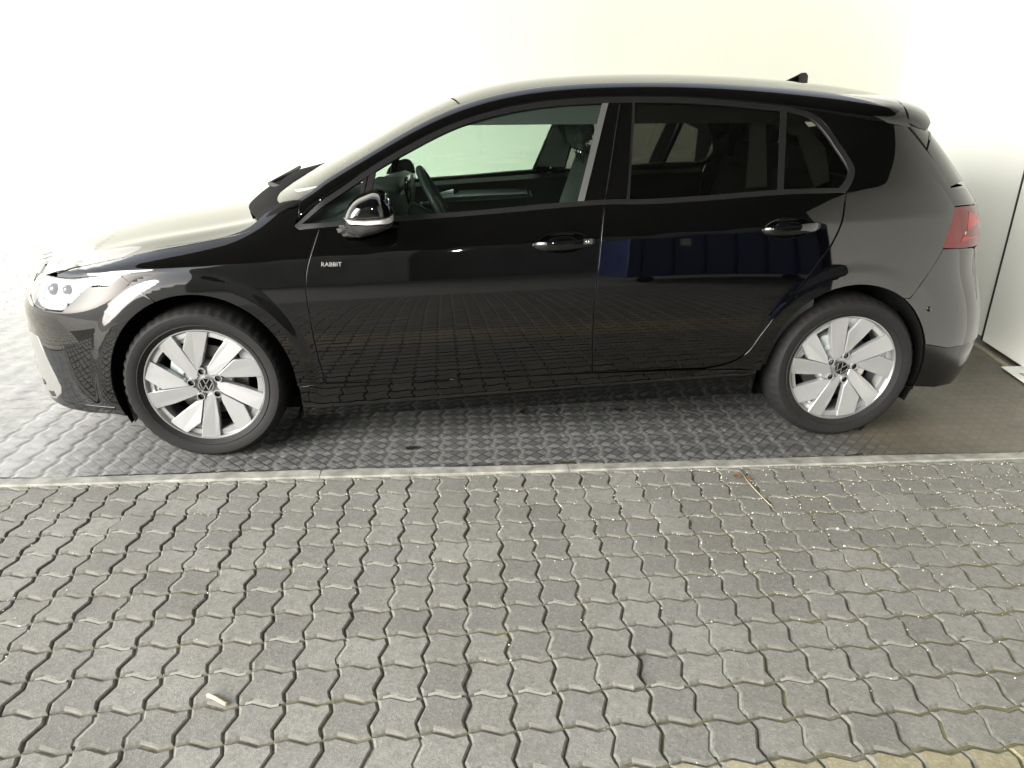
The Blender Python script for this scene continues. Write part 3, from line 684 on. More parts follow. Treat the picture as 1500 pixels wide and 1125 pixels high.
half = cat([(H, 1.048), (.8, 1.048), (.41, 1.050), (.378, .985), (.625, .982), (.98, .968), (1.02, .90), (.97, .82), (.74, .810), (.635, .805), (.648, .59), (H, .570)])
tg = part('tailgate', panel_mesh('tailgate', sym(half, H), tail, P_, .015, .012, uvscale=(.75, 1)))
half = cat([(H, 1.275), (.9, 1.268), (.75, 1.258), (.55, 1.235), (.43, 1.212), (.362, 1.193), (.380, 1.158), (.405, 1.105), (.405, 1.056), (H, 1.054)])
part('tailgate_window', panel_mesh('tailgate_window', sym(half, H), push(tail, -.002), plain('tailgate_black_glass', (.01, .011, .01), .03), .03, .008, uvscale=(.75, 1)), tg)
TL = [(0.371, 0.979, 1), (0.612, 0.976), (.95, .963, 1), (1.0, .90), (.95, .826, 1), (0.738, 0.815), (.5, .817), (0.276, 0.825, 1), (.305, .90)]
to, tm = both('tail_lamp', panel_mesh('tail_lamp', resample(TL, .02), tail, M['red_lens'], .03, .012))
both('brake_light', panel_mesh('brake_light', [(.52, .955), (.90, .945), (.94, .90), (.485, .886)], push(tail, .0015), M['red_bright'], .03, .002, .001), (to, tm))
both('indicator_light', panel_mesh('indicator_light', [(.46, .880), (.90, .890), (.90, .876), (.455, .870)], push(tail, .0015), M['clear_strip'], .03, .002, .001), (to, tm))
both('reversing_light', panel_mesh('reversing_light', [(.435, .862), (.88, .868), (.86, .835), (.415, .842)], push(tail, .0015), M['red_bright'], .03, .002, .001), (to, tm))
# arch liners
for k, (cx, cz, rx, rz) in enumerate(ARCH):
    for mir in (0, 1):
        mb = MB(); mb.lathe([(1.0, .018), (1.02, .04), (1.03, .46), (.2, .47)], 40, 0, R(-25), R(205)); V = np.array(mb.V)
        V[:, 0] = cx+V[:, 0]*(rx+.004); V[:, 2] = cz+V[:, 2]*(rz+.004)
        yy = side_y(np.clip(V[:, 0], -.5, 3.1), np.clip(V[:, 2], .2, .9), False); V[:, 1] = V[:, 1]+np.where(V[:, 1] < .1, np.maximum(yy, 0)*.9, 0)
        if mir: V[:, 1] = 2*CY-V[:, 1]
        mb.V = [tuple(v) for v in V]; mb.build('arch_liner', M['liner'], car, True, off(car))
for (x, z, dz) in ((-.325, .205, 1),):
    for mir in (0, 1):
        mb = MB(); s1 = -1 if x < 0 else 1; V = [(x, .06, z+.10), (x+.02*s1*-1, .06, z-.045), (x-.05*s1, .06, z-.01), (x-.045*s1, .06, z+.10)]
        V = V+[(a, .26, c) for a, b, c in V]; V = [(a, (2*CY-b if mir else b), c) for a, b, c in V]
        mb.add(V, [(0, 1, 2, 3), (7, 6, 5, 4), (0, 4, 5, 1), (1, 5, 6, 2), (2, 6, 7, 3), (3, 7, 4, 0)]); mb.build('mud_flap', M['liner'], car, False, off(car))
# handles, mirrors, name plate, aerial
def handle(cx, cz, L, sl):
    mb = MB(); V = []; n = 22; k = 12
    for i in range(n+1):
        t = i/n; x = (t-.5)*L; e = max(0.0, 1-(abs(2*t-1))**4)**.5; hh = .020*(.35+.65*e)
        bow = .030*(1-abs(2*t-1)**3.0)+.006
        yy = float(side_y(cx+x, cz+sl*x))
        for j in range(k):
            a = 2*math.pi*j/k; ca, sa = math.cos(a), math.sin(a)
            V.append((cx+x, yy-bow+.009*np.sign(ca)*abs(ca)**.6*(.4+.6*e), cz+sl*x+hh*np.sign(sa)*abs(sa)**.6+.006*(t-.5)))
    F = [(i*k+j, i*k+(j+1) % k, (i+1)*k+(j+1) % k, (i+1)*k+j) for i in range(n) for j in range(k)]+[tuple(range(k)), tuple(n*k+j for j in range(k))[::-1]]
    mb.add(V, F); return mb
for (cx, cz, L, sl, pr) in ((1.413, .866, .235, .035, (fd_o, fd_m)), (2.303, .914, .232, .045, (rd_o, rd_m))):
    mb = handle(cx, cz, L, sl)
    for mir in (0, 1):
        m2 = MB(); V = np.array(mb.V)
        if mir: V[:, 1] = 2*CY-V[:, 1]
        m2.add(V, [f[::-1] if mir else f for f in mb.F]); h = m2.build('door_handle', P_, pr[mir], True, angle=R(50))
        m3 = MB(); hx = cx+L*.36; hy = float(side_y(hx, cz))-.034; m3.lathe([(.0005, 0), (.008, 0), (.009, .006)], 16)
        if cx < 2: m3.build('lock_cover', M['chrome'], pr[mir], True, (hx, hy if not mir else 2*CY-hy, cz+.006+sl*L*.36))
CAP = [(.606, .984, 1), (.617, 1.008), (.648, 1.042), (.690, 1.062), (.722, 1.070), (.752, 1.062), (.772, 1.030), (.781, .988, 1), (.70, .982)]
LOW = [(.612, .962, 1), (.70, .956), (.780, .962, 1), (.776, .945), (.745, .930), (.700, .918), (.655, .912), (.63, .935)]
STR = [(.606, .982, 1), (.70, .979), (.781, .985, 1), (.780, .963, 1), (.70, .957), (.622, .963, 1)]
def mirror_loft(outl, y0, y1, ctr, grow=0.0):
    L = resample(outl, .012); c = np.array(ctr); n = len(L); V = []; m_ = 12
    for i in range(m_+1):
        t = i/m_; y = y0+(y1-y0)*math.sin(t*H)
        s = max(.02, math.cos(t*H*.995))**.42
        for p in L:
            q = c+(p-c)*s*(1+grow); q = np.array([q[0]+.02*(1-t)*0, q[1]]); V.append((q[0], y, q[1]))
    F = [(i*n+j, (i+1)*n+j, (i+1)*n+(j+1) % n, i*n+(j+1) % n) for i in range(m_) for j in range(n)]+[tuple(m_*n+j for j in range(n)), tuple(range(n))[::-1]]
    b = MB(); b.add(V, F); return b
def flip_build(b, name, mats, parents, angle=R(45)):
    out = []
    for mir in (0, 1):
        m2 = MB(); V = np.array(b.V)
        if mir: V[:, 1] = 2*CY-V[:, 1]
        m2.V = [tuple(v) for v in V]; m2.F = [f[::-1] if mir else f for f in b.F]; m2.I = list(b.I)
        out.append(m2.build(name, mats, parents[mir], True, angle=angle) if parents[mir] is not car else m2.build(name, mats, car, True, off(car), angle))
    return out
mo = flip_build(mirror_loft(CAP, .0, -.165, (.705, 1.0)), 'door_mirror', M['paint'], (car, car))
flip_build(mirror_loft(STR, -.004, -.160, (.705, .975)), 'indicator_strip', M['clear_strip'], mo)
flip_build(mirror_loft(LOW, .0, -.150, (.705, .962)), 'mirror_base', M['black_plastic'], mo)
ft = MB(); ft.add([(.560, .02, .940), (.575, .02, .900), (.63, .02, .892), (.72, .02, .915), (.74, .02, .95), (.60, -.085, .955), (.61, -.085, .925), (.65, -.085, .910), (.72, -.085, .925), (.74, -.085, .955)],
                  [(0, 1, 6, 5), (1, 2, 7, 6), (2, 3, 8, 7), (3, 4, 9, 8), (4, 0, 5, 9), (5, 6, 7, 8, 9), (4, 3, 2, 1, 0)])
bm_ = bmesh.new(); vs_ = [bm_.verts.new(v) for v in ft.V]; [bm_.faces.new([vs_[i] for i in f]) for f in ft.F]; bmesh.ops.bevel(bm_, geom=bm_.edges[:], offset=.012, segments=3, affect='EDGES')
ft = MB(); ft.bm(bm_); flip_build(ft, 'mirror_foot', M['black_plastic'], mo)
mgl = MB(); mgl.box((.772, -.045, 1.018), (.003, .08, .06), bev=.001); flip_build(mgl, 'mirror_glass', M['chrome'], mo)
def text_mesh(s, size, depth, mat, name, spacing=1.0, shear=0.0):
    cu = bpy.data.curves.new('lettering', 'FONT'); cu.body = s; cu.size = size; cu.extrude = depth; cu.space_character = spacing; cu.shear = shear; cu.align_x = 'CENTER'; cu.align_y = 'CENTER'; cu.resolution_u = 3
    t = bpy.data.objects.new('lettering', cu); col.objects.link(t); bpy.context.view_layer.update()
    me = bpy.data.meshes.new_from_object(t.evaluated_get(bpy.context.evaluated_depsgraph_get())); bpy.data.objects.remove(t); me.materials.clear(); me.materials.append(mat); me.name = name
    return me
me = text_mesh('RABBIT', .023, .0012, M['plate'], 'name_plate', 1.02)
np_ = new_obj('name_plate', me, fd_o, (.538, float(side_y(.538, .797))-.0035, .797)); np_.rotation_euler = (R(90), 0, R(-1)); np_.scale = (1.02, 1, 1)
mb = MB(); n = 12; prof = [(2.548, 0, .055), (2.60, .018, .050), (2.645, .043, .042), (2.668, .058, .030), (2.692, .062, .018), (2.704, .050, .012), (2.700, .02, .016), (2.708, -.004, .03)]
zr = lambda x: float(z_mid(x))
Va = [(p[0], CY+s*p[2]*.5*(1 if k == 0 else .25), zr(p[0])+ (0 if k == 0 else p[1])-.004) for p in prof for (s, k) in ((-1, 0), (-1, 1), (1, 1), (1, 0))]
mb.add(Va, [(i*4+j, i*4+j+1, (i+1)*4+j+1, (i+1)*4+j) for i in range(len(prof)-1) for j in range(3)]); mb.build('roof_aerial', M['gloss_black'], car, True, off(car), R(60))

# ---------------------------------------------------------------- wheels
def polar(r, a): return np.array([r*math.cos(R(a)), r*math.sin(R(a))])
def slab(b, pts, y, tilt=(0, 0), depth=.022, bev=.0022, mi=0):
    p = np.array(pts); 
    if area2(p) < 0: p = p[::-1]
    n = len(p); c = p.mean(0)
    e = np.roll(p, -1, 0)-p; nn = np.stack([e[:, 1], -e[:, 0]], 1); nn /= np.linalg.norm(nn, axis=1, keepdims=True); vn = nn+np.roll(nn, 1, 0); vn /= np.linalg.norm(vn, axis=1, keepdims=True)
    ins = p-vn*bev
    yy = lambda q: y(q)+(q[:, 0]-c[0])*tilt[0]+(q[:, 1]-c[1])*tilt[1]
    V = [(q[0], h, q[1]) for q, h in zip(ins, yy(ins))]+[(q[0], h+bev*.9, q[1]) for q, h in zip(p, yy(p))]+[(q[0], h+depth, q[1]) for q, h in zip(p, yy(p))]
    F = [tuple(range(n))]+[(i, n+i, n+(i+1) % n, (i+1) % n) for i in range(n)]+[(n+i, 2*n+i, 2*n+(i+1) % n, n+(i+1) % n) for i in range(n)]
    b.add(V, F, mi)
def make_wheel():
    w_ = MB(); w_.lathe([(.2325, -.078), (.2335, -.086), (.2315, -.0905), (.227, -.0905), (.2225, -.086), (.2195, -.070), (.205, -.045), (.199, .0), (.199, .085), (.2325, .10)], 96)
    wheel = w_.build('wheel', M['alloy_dark'], None, True, angle=R(40))
    t_ = MB(); n = 144; V = []; prof = [(.228, -.088), (.2365, -.094), (.246, -.102), (.250, -.1055), (.253, -.1030), (.266, -.1085), (.282, -.1095), (.288, -.1095), (.2895, -.1072), (.294, -.1055), (.3005, -.0985), (.3075, -.088), (.3125, -.075), (.3155, -.055), (.3165, 0), (.3155, .055), (.3100, .085), (.297, .104), (.275, .110), (.245, .102), (.230, .095)]
    for i in range(n):
        a = 2*math.pi*i/n
        for k, (r_, y_) in enumerate(prof):
            g = .0045 if (i % 3 == 0 and 10 <= k <= 12) else 0.0
            V.append(((r_-g)*math.cos(a), y_+g*.5, (r_-g)*math.sin(a)))
    m_ = len(prof); F = [(i*m_+q, i*m_+q+1, ((i+1) % n)*m_+q+1, ((i+1) % n)*m_+q) for i in range(n) for q in range(m_-1)]
    t_.add(V, F); t_.build('tyre', M['tyre'], wheel, True, angle=R(55))
    th = 36.0
    prof_y = lambda q: -.0885+.016*np.clip(1-np.linalg.norm(q, axis=1)/.20, 0, 1)
    for k in range(5):
        a = th+72*k; rr = .2265
        outer = lambda a0, a1: [polar(rr, a+a0+(a1-a0)*i/4) for i in range(5)]
        b = MB(); slab(b, outer(6.5, 25.0)+[polar(.150, a+30.5), polar(.075, a+42), polar(.050, a+50), polar(.042, a+44), polar(.044, a+18), polar(.066, a+4.0), polar(.168, a+5.8)], prof_y, tuple(polar(.10, a+105)), .024)
        o = b.build('spoke', M['alloy'], wheel, False)
        b = MB(); slab(b, outer(-28.5, -8.5)+[polar(.164, a+4.2), polar(.075, a+3.2), polar(.066, a+2.0), polar(.086, a-16.5), polar(.150, a-25.0)], prof_y, tuple(polar(.10, a-85)), .024)
        b.build('spoke', M['alloy'], wheel, False)
        b = MB(); b.lathe([(.0125, -.070), (.013, -.0765), (.0155, -.0765), (.017, -.070), (.017, -.04)], 20, 0); b.lathe([(.0005, -.058), (.0085, -.058), (.0095, -.05)], 6, 1); b.lathe([(.0005, -.0505), (.0125, -.0505), (.0125, -.070)], 20, 2)
        p = polar(.0565, a-9); bo = b.build('wheel_bolt', [M['alloy'], M['steel'], M['liner']], wheel, True, (p[0], -.006, p[1]), R(40))
    b = MB(); b.lathe([(.2285, -.072), (.222, -.0745), (.2005, -.0745), (.1985, -.070), (.1985, -.03)], 96)
    for k in range(5):
        a = th+72*k; slab(b, [polar(.212, a-9.5), polar(.212, a+7.5), polar(.186, a+6.6), polar(.176, a+.5), polar(.186, a-5)], lambda q: np.full(len(q), -.0675), depth=.03, bev=.004)
    b.build('rim_ring', M['alloy'], wheel, True, angle=R(35))
    b = MB(); b.lathe([(.0005, -.066), (.043, -.066), (.070, -.060), (.094, -.050), (.098, -.03), (.072, .0)], 48); b.build('hub', M['alloy'], wheel, True)
    b = roundel('hub_cap', None, .0305); o = b.build('hub_cap', [M['gloss_black'], M['chrome']], wheel, False, (0, -.0745, 0)); o.rotation_euler = (0, R(8), 0)
    b = MB(); b.lathe([(.06, -.02), (.145, -.02), (.148, -.018), (.148, .004), (.06, .004)], 64); b.lathe([(.0005, -.03), (.06, -.03), (.062, -.018)], 32); b.build('brake_disc', M['steel'], wheel, True, angle=R(40))
    b = MB(); pts = [polar(r_, a_) for r_, a_ in ((.090, 122), (.090, 145), (.090, 168), (.152, 172), (.160, 145), (.152, 118))]; slab(b, pts, lambda q: np.full(len(q), -.050), depth=.06, bev=.008); b.box((-.085, -.052, .062), (.022, .012, .05), Matrix.Rotation(R(35), 3, 'Y'), 0, .003)
    b.build('brake_caliper', M['caliper'], wheel, False)
    b = MB(); b.lathe([(.001, .03), (.20, .03)], 40); b.build('wheel_backing', M['liner'], wheel, False)
    b = MB(); b.tube([polar(.2085, -100).tolist()[:1]+[-.052]+polar(.2085, -100).tolist()[1:], polar(.196, -100).tolist()[:1]+[-.068]+polar(.196, -100).tolist()[1:]], .0045); b.build('valve', M['liner'], wheel, True)
    return wheel
wheel0 = make_wheel()
def copy_tree(o, parent):
    c = o.copy(); col.objects.link(c); c.parent = parent
    for ch in list(o.children): copy_tree(ch, c)
    return c
for i, (x, far, rot) in enumerate(((0.0, 0, 0), (2.63, 0, 21), (0.0, 1, 50), (2.63, 1, 10))):
    o = wheel0 if i == 0 else copy_tree(wheel0, car)
    o.parent = car; o.rotation_mode = 'ZYX' if False else 'XYZ'
    y = .1285 if not far else 2*CY-.1285
    o.location = (x-BASE[0], y-BASE[1], .3165)
    o.rotation_euler = (0, R(rot), math.pi if far else 0)

# ---------------------------------------------------------------- cabin
def cabin(name, b, mat, smooth=True, angle=R(40)): return b.build(name, M[mat], car, smooth, off(car), angle)
def seat(y, x0=0.0):
    s = MB(); prof = [(1.12, .50), (1.14, .56), (1.25, .60), (1.42, .585), (1.47, .62), (1.52, .78), (1.575, .98), (1.62, 1.15), (1.66, 1.17), (1.70, 1.14), (1.68, .95), (1.64, .70), (1.62, .45), (1.15, .42)]
    prof = [(p[0]+x0-.06, p[1]) for p in prof]; n = len(prof); hw = .25; V = []
    for (yy, k) in ((-hw, .92), (-hw*.9, 1.0), (-hw*.45, .975), (0, .955), (hw*.45, .975), (hw*.9, 1.0), (hw, .92)):
        cx, cz = 1.45+x0, .72
        for i, p in enumerate(prof):
            w2 = 1.0 if p[1] < 1.0 else .78
            V.append((cx+(p[0]-cx)*k, y+yy*w2, cz+(p[1]-cz)*k))
    F = [(r_*n+i, r_*n+(i+1) % n, (r_+1)*n+(i+1) % n, (r_+1)*n+i) for r_ in range(6) for i in range(n)]+[tuple(range(n))[::-1], tuple(6*n+i for i in range(n))]
    s.add(V, F); o = cabin('seat', s, 'leather', True, R(60))
    h = MB(); bm = bmesh.new(); bmesh.ops.create_cube(bm, size=1.0)
    for v in bm.verts:
        zt = v.co.z > 0
        v.co = Vector((v.co.x*(.115 if zt else .095)+(.0 if zt else .018), v.co.y*(.24 if zt else .27), v.co.z*.155))
    bmesh.ops.bevel(bm, geom=bm.edges[:], offset=.035, segments=4, affect='EDGES'); h.bm(bm, Matrix.Translation((1.515+x0, y, 1.258)) @ Matrix.Rotation(R(-7), 4, 'Y'))
    h.build('headrest', M['leather'], o, True)
    p = MB()
    for d in (-.06, .06): p.tube([(1.555+x0, y+d, 1.13), (1.53+x0, y+d, 1.21)], .006)
    p.build('headrest_post', M['chrome'], o, True)
seat(.50); seat(2*CY-.50, .16)
b = MB(); b.box((2.30, CY, .52), (.5, 1.3, .2), bev=.05); b.box((2.56, CY, .82), (.14, 1.3, .56), Matrix.Rotation(R(14), 3, 'Y'), 0, .05); o = cabin('rear_bench', b, 'leather')
for y in (.55, CY, 2*CY-.55):
    h = MB(); h.box((2.60, y, 1.13), (.10, .24, .13), Matrix.Rotation(R(10), 3, 'Y'), 0, .035); h.build('headrest', M['leather'], o, True)
b = MB(); prof = [(.42, .55), (.42, .93), (.55, .965), (.66, 1.005), (.735, 1.020), (.775, 1.005), (.79, .93), (.77, .80), (.80, .62), (.80, .50)]; n = len(prof); V = []
for y in (.17, .22, .6, .9, 1.5, 1.55, 1.60): V += [(p[0]-(.0 if .2 < y < 1.56 else .03), y, p[1]-(0 if .2 < y < 1.56 else .02)) for p in prof]
b.add(V, [(r_*n+i, r_*n+i+1, (r_+1)*n+i+1, (r_+1)*n+i) for r_ in range(6) for i in range(n-1)]+[tuple(range(n))[::-1], tuple(6*n+i for i in range(n))]); dsh = cabin('dashboard', b, 'dash', True, R(40))
h = MB(); h.box((.72, .50, 1.035), (.13, .36, .05), bev=.02); h.build('instrument_hood', M['dash'], dsh, True)
h = MB(); h.box((.785, .86, .985), (.015, .24, .12), bev=.004); h.build('centre_screen', M['gloss_black'], dsh, True)
b = MB(); Vt = []; nn = 48; kk = 10; rw, rt_ = .183, .0165; tiltm = Matrix.Rotation(R(62), 3, 'Y')
for i in range(nn):
    a = 2*math.pi*i/nn
    for j in range(kk):
        c = 2*math.pi*j/kk; v = Vector(((rw+rt_*math.cos(c))*math.cos(a), (rw+rt_*math.cos(c))*math.sin(a), rt_*math.sin(c))); Vt.append(tuple(tiltm @ v+Vector((.945, .50, .940))))
b.add(Vt, [(i*kk+j, i*kk+(j+1) % kk, ((i+1) % nn)*kk+(j+1) % kk, ((i+1) % nn)*kk+j) for i in range(nn) for j in range(kk)]); sw = cabin('steering_wheel', b, 'wheel_rim')
h = MB(); h.box((.935, .50, .935), (.12, .13, .03), tiltm, 0, .012); h.box((.94, .50, .94), (.03, .34, .014), tiltm, 0, .005); h.box((.87, .50, .91), (.14, .06, .06), Matrix.Rotation(R(28), 3, 'Y'), 0, .015); h.build('wheel_hub', M['dash'], sw, True)
h = MB(); h.tube([(.90, .42, .97), (.87, .30, .985)], .006); h.build('column_stalk', M['bright_trim'], sw, True)
card = [(.46, .30), (2.48, .33), (2.48, 1.02), (1.6, .998), (.78, .945), (.46, .92)]
cards = both('door_card', panel_mesh('door_card', card, smap(.075), M['dash'], .06, .05))
both('door_card_strip', panel_mesh('door_card_strip', [(.86, .892), (1.10, .905), (1.43, .915), (1.46, .900), (1.30, .888), (.86, .868)], smap(.13), M['card_trim'], .05, .08), cards)
both('door_opener', panel_mesh('door_opener', [(.90, .900), (1.00, .915), (1.03, .905), (.99, .890), (.90, .888)], smap(.155), M['chrome'], .05, .02), cards)
both('arm_rest', panel_mesh('arm_rest', [(.95, .76), (1.5, .80), (1.5, .72), (.98, .69)], smap(.14), M['leather'], .05, .09), cards)
for reg, o_ in (([ (1.495, 1.04), (1.60, 1.36), (1.70, 1.36), (1.655, 1.04)], .045), ([(2.16, 1.06), (2.22, 1.34), (2.40, 1.34), (2.50, 1.2), (2.50, 1.08), (2.44, 1.06), (2.40, 1.25), (2.27, 1.30), (2.24, 1.06)], .06)):
    both('pillar_lining', panel_mesh('pillar_lining', reg, smap(o_), M['pillar_grey'], .05, .015))
mb = MB(); mb.box((.99, CY, 1.285), (.03, .22, .065), Matrix.Rotation(R(-12), 3, 'Y'), 0, .012); mb.tube([(.98, CY, 1.30), (.93, CY, 1.345)], .012); cabin('rear_view_mirror', mb, 'gloss_black')
# ---------------------------------------------------------------- paving
ROT = R(-1.27); PIT = .1106; ZP = -.004                          # paving grid: turn, pitch, level of the stone tops
cr, sr_ = math.cos(ROT), math.sin(ROT)
ORG = (1.003, -1.193)                                             # a grid node
def g2w(i, j): return (ORG[0]+(i*cr-j*sr_)*PIT, ORG[1]+(i*sr_+j*cr)*PIT)
ZZ = [(0.0, 0.0), (.13, .035), (.28, .078), (.40, .035), (.60, -.035), (.72, -.078), (.87, -.035)]
def cell_outline(ins):
    """one cell with zigzag sides, corner at the origin, metres"""
    pts = []
    A = PIT
    for t, o in ZZ: pts.append((t*A, o*A))                         # near side, runs +x
    for t, o in ZZ: pts.append((A-o*A, t*A))                       # right side, runs +y : bulge left first
    for t, o in ZZ: pts.append((A-t*A, A-o*A))                     # far side
    for t, o in ZZ: pts.append((o*A*-1, A-t*A)) 
    p = np.array(pts)
    n = len(p); e = np.roll(p, -1, 0)-p; nn = np.stack([e[:, 1], -e[:, 0]], 1); nn /= np.linalg.norm(nn, axis=1, keepdims=True)
    vn = nn+np.roll(nn, 1, 0); vn /= np.linalg.norm(vn, axis=1, keepdims=True); d = np.sum(vn*nn, axis=1, keepdims=True)
    return p-vn*ins/np.maximum(d, .5)
# the far side repeats the near one shifted by a pitch, the right side the left one
def cell_sides():
    A = PIT; n = len(ZZ)
    near = [(t*A, o*A) for t, o in ZZ]; far = [(A-t*A, A+o*A*-1) for t, o in ZZ]
    right = [(A+o*A*-1, t*A) for t, o in ZZ]; left = [(o*A, A-t*A) for t, o in ZZ]
    return near+right+far+left
def outline(ins, ay=1.0):
    p = np.array(cell_sides()); n = len(p); e = np.roll(p, -1, 0)-p; nn = np.stack([e[:, 1], -e[:, 0]], 1); nn /= np.linalg.norm(nn, axis=1, keepdims=True)
    vn = nn+np.roll(nn, 1, 0); vn /= np.linalg.norm(vn, axis=1, keepdims=True); d = np.sum(vn*nn, axis=1, keepdims=True)
    return p-vn*ins/np.maximum(d, .6)*np.array([1.0, ay])
def cell_geo(b, ox, oy, wall=.02, mi=0):
    o0, o1, o2 = outline(.0014, 1.9), outline(.0032, 1.7), outline(.0070, 1.5); n = len(o0); V = []
    for o, z in ((o0, -wall), (o0, -.0062), (o1, -.0022), (o2, 0.0)): V += [(p[0]+ox, p[1]+oy, z) for p in o]
    q0 = len(b.I)
    F = [(r_*n+i, r_*n+(i+1) % n, (r_+1)*n+(i+1) % n, (r_+1)*n+i) for r_ in range(3) for i in range(n)]+[tuple(3*n+i for i in range(n))]
    b.add(V, F, mi)
    for k in range(3*n): b.I[q0+k] = 2
def stone_mesh(kind, mat):
    b = MB(); cell_geo(b, 0, 0)
    if kind == 'v': cell_geo(b, 0, PIT)
    if kind == 'h': cell_geo(b, PIT, 0)
    if kind != 's':
        A = PIT; c = np.array([(t*A, o*A) for t, o in ZZ]+[(A, 0)]); c = c[1:-1]; wd = .0042
        up = np.array([(p[0], A+p[1]+wd) for p in c]); dn_ = np.array([(p[0], A+p[1]-wd) for p in c])
        if kind == 'h':
            c = np.array([(o*A*-1, t*A) for t, o in ZZ])[1:]; up = np.array([(A+p[0]+wd, p[1]) for p in c]); dn_ = np.array([(A+p[0]-wd, p[1]) for p in c])
        k = len(c); V = [(*p, -.0030) for p in up]+[(*p, -.0030) for p in dn_]
        F = [(i, i+1, k+i+1, k+i) for i in range(k-1)]
        if kind == 'v': F = [f[::-1] for f in F]
        b.add(V, F, 1)
    me = mk_mesh('paver', b.V, b.F, [mat, M['groove'], M['paver_edge']], b.I, False); return me
def mat_edge(x): return -.093-.0215*(x+.746)*1.0                   # far edge of the edging strip
def strip_near(x): return -.143-.0215*(x+.746)
# sand bed, higher towards the right where the joints are full
nx, ny = 180, 70; gx = np.linspace(-3.0, 4.6, nx); gy = np.linspace(-2.6, .02, ny); X, Y = np.meshgrid(gx, gy)
Zb = ZP-.0074+.0024*smooth((X-1.2)/1.2)+rng.normal(0, .0007, X.shape)
V = np.stack([X.ravel(), Y.ravel(), Zb.ravel()], 1); F = [(j*nx+i, j*nx+i+1, (j+1)*nx+i+1, (j+1)*nx+i) for j in range(ny-1) for i in range(nx-1)]
pav = new_obj('pavement', mk_mesh('pavement', V, F, M['bed'])); pav['kind'] = 'structure'
ST = {(k, c): stone_mesh(k, M[c]) for k in 'vhs' for c in ('paver', 'paver_sand')}
# lay double stones at random over the cells
I0, I1, J0, J1 = -30, 34, -9, 10
occ = set(); stones = []
def vis(i, j):
    x, y = g2w(i+.5, j+.5); return y < strip_near(x)+.055
cells = [(i, j) for j in range(J0, J1) for i in range(I0, I1) if vis(i, j)]
cs = set(cells); random.shuffle(cells)
SANDROW = -4                                                       # rows at or below are sand coloured
for (i, j) in cells:
    if (i, j) in occ: continue
    opts = []
    pv = .30 if i > 3 else .62
    for k, q in (('v', (i, j+1)), ('v2', (i, j-1)), ('h', (i+1, j)), ('h2', (i-1, j))):
        if q in cs and q not in occ and ((q[1] <= SANDROW) == (j <= SANDROW)): opts.append((k, q, pv if k[0] == 'v' else 1-pv))
    if opts and random.random() < .72:
        k, q, _ = random.choices(opts, [o_[2] for o_ in opts])[0]
        a = min((i, j), q, key=lambda c: (c[0]+c[1])); stones.append((k[0], a)); occ |= {(i, j), q}
    else: stones.append(('s', (i, j))); occ.add((i, j))
cx_, cy_ = CAM[0], CAM[1]
def inview(i, j):
    x, y = g2w(i+.5, j+.5); d = y-cy_
    D = d*.93+.48; return d > .85 and -.74*D-.14 < (x-cx_-.084*D) < .74*D+.14 and y > -1.74
vis_st = [s for s in stones if inview(*s[1])]; rest = [s for s in stones if not inview(*s[1])]
vis_st.sort(key=lambda s: g2w(*s[1])[1]); rest += vis_st[298:]; vis_st = vis_st[:298]
print('PAVERS', len(vis_st), len(rest))
for k, (i, j) in vis_st:
    o = new_obj('paver', ST[(k, 'paver_sand' if j <= SANDROW else 'paver')], pav)
    x, y = g2w(i, j); o.location = (x+random.gauss(0, .0006), y+random.gauss(0, .0006), ZP+random.gauss(0, .0011)); o.rotation_euler = (random.gauss(0, .007), random.gauss(0, .007), ROT+random.gauss(0, .006))
def cell_field(name, cellset, mat, parent=None, z=ZP, wall=.012):
    o1, o2 = outline(.0030), outline(.0075); n = len(o1); C_ = np.array(cellset); 
    base = np.concatenate([np.c_[o1, np.full(n, -wall)], np.c_[o1, np.full(n, -.005)], np.c_[o2, np.zeros(n)]]); Vs = []; Fs = []
    for q, (i, j) in enumerate(cellset):
        x, y = g2w(i, j); b0 = q*3*n; w2 = base+0
        Vs.append(np.c_[x+w2[:, 0]*cr-w2[:, 1]*sr_, y+w2[:, 0]*sr_+w2[:, 1]*cr, z+w2[:, 2]+random.gauss(0, .001)])
        Fs += [(b0+r_*n+t, b0+r_*n+(t+1) % n, b0+(r_+1)*n+(t+1) % n, b0+(r_+1)*n+t) for r_ in range(2) for t in range(n)]+[tuple(b0+2*n+t for t in range(n))]
    o = new_obj(name, mk_mesh(name, np.concatenate(Vs), Fs, mat, None, False), parent); o['kind'] = 'stuff'; return o
restc = []
for k, (i, j) in rest: restc += [(i, j)]+([(i, j+1)] if k == 'v' else [(i+1, j)] if k == 'h' else [])
gone = set(restc) | {c for k, (i, j) in vis_st for c in ([(i, j)]+([(i, j+1)] if k == 'v' else [(i+1, j)] if k == 'h' else []))}
behind = [(i, j) for j in range(-36, J0) for i in range(-34, 36) if (i, j) not in gone]+restc
cell_field('paver_field', [c for c in behind if not -8 < c[1] <= SANDROW], M['paver_field'], pav); cell_field('paver_field', [c for c in behind if -8 < c[1] <= SANDROW], M['paver_sand_field'], pav)
yard = []
for j in range(4, 92):
    for i in range(-80, -20):
        x, y = g2w(i+.5, j+.5)
        if x < -2.16 and x > -8.2 and y < 9.5 and (x < -.45*y-.9): yard.append((i, j))
cell_field('paver_yard', yard, M['yard_paver'], pav)
mb = MB(); mb.add([(-60, -60, ZP-.016), (60, -60, ZP-.016), (60, 60, ZP-.016), (-60, 60, ZP-.016)], [(0, 1, 2, 3)]); g = mb.build('ground', M['far_ground'], None, False); g['kind'] = 'structure'
mb = MB(); mb.add([(-50, -3, ZP-.010), (-2.2, -3, ZP-.010), (-2.2, 40, ZP-.010), (-50, 40, ZP-.010)], [(0, 1, 2, 3)]); g = mb.build('yard', M['yard_paver'], None, False); g['kind'] = 'structure'
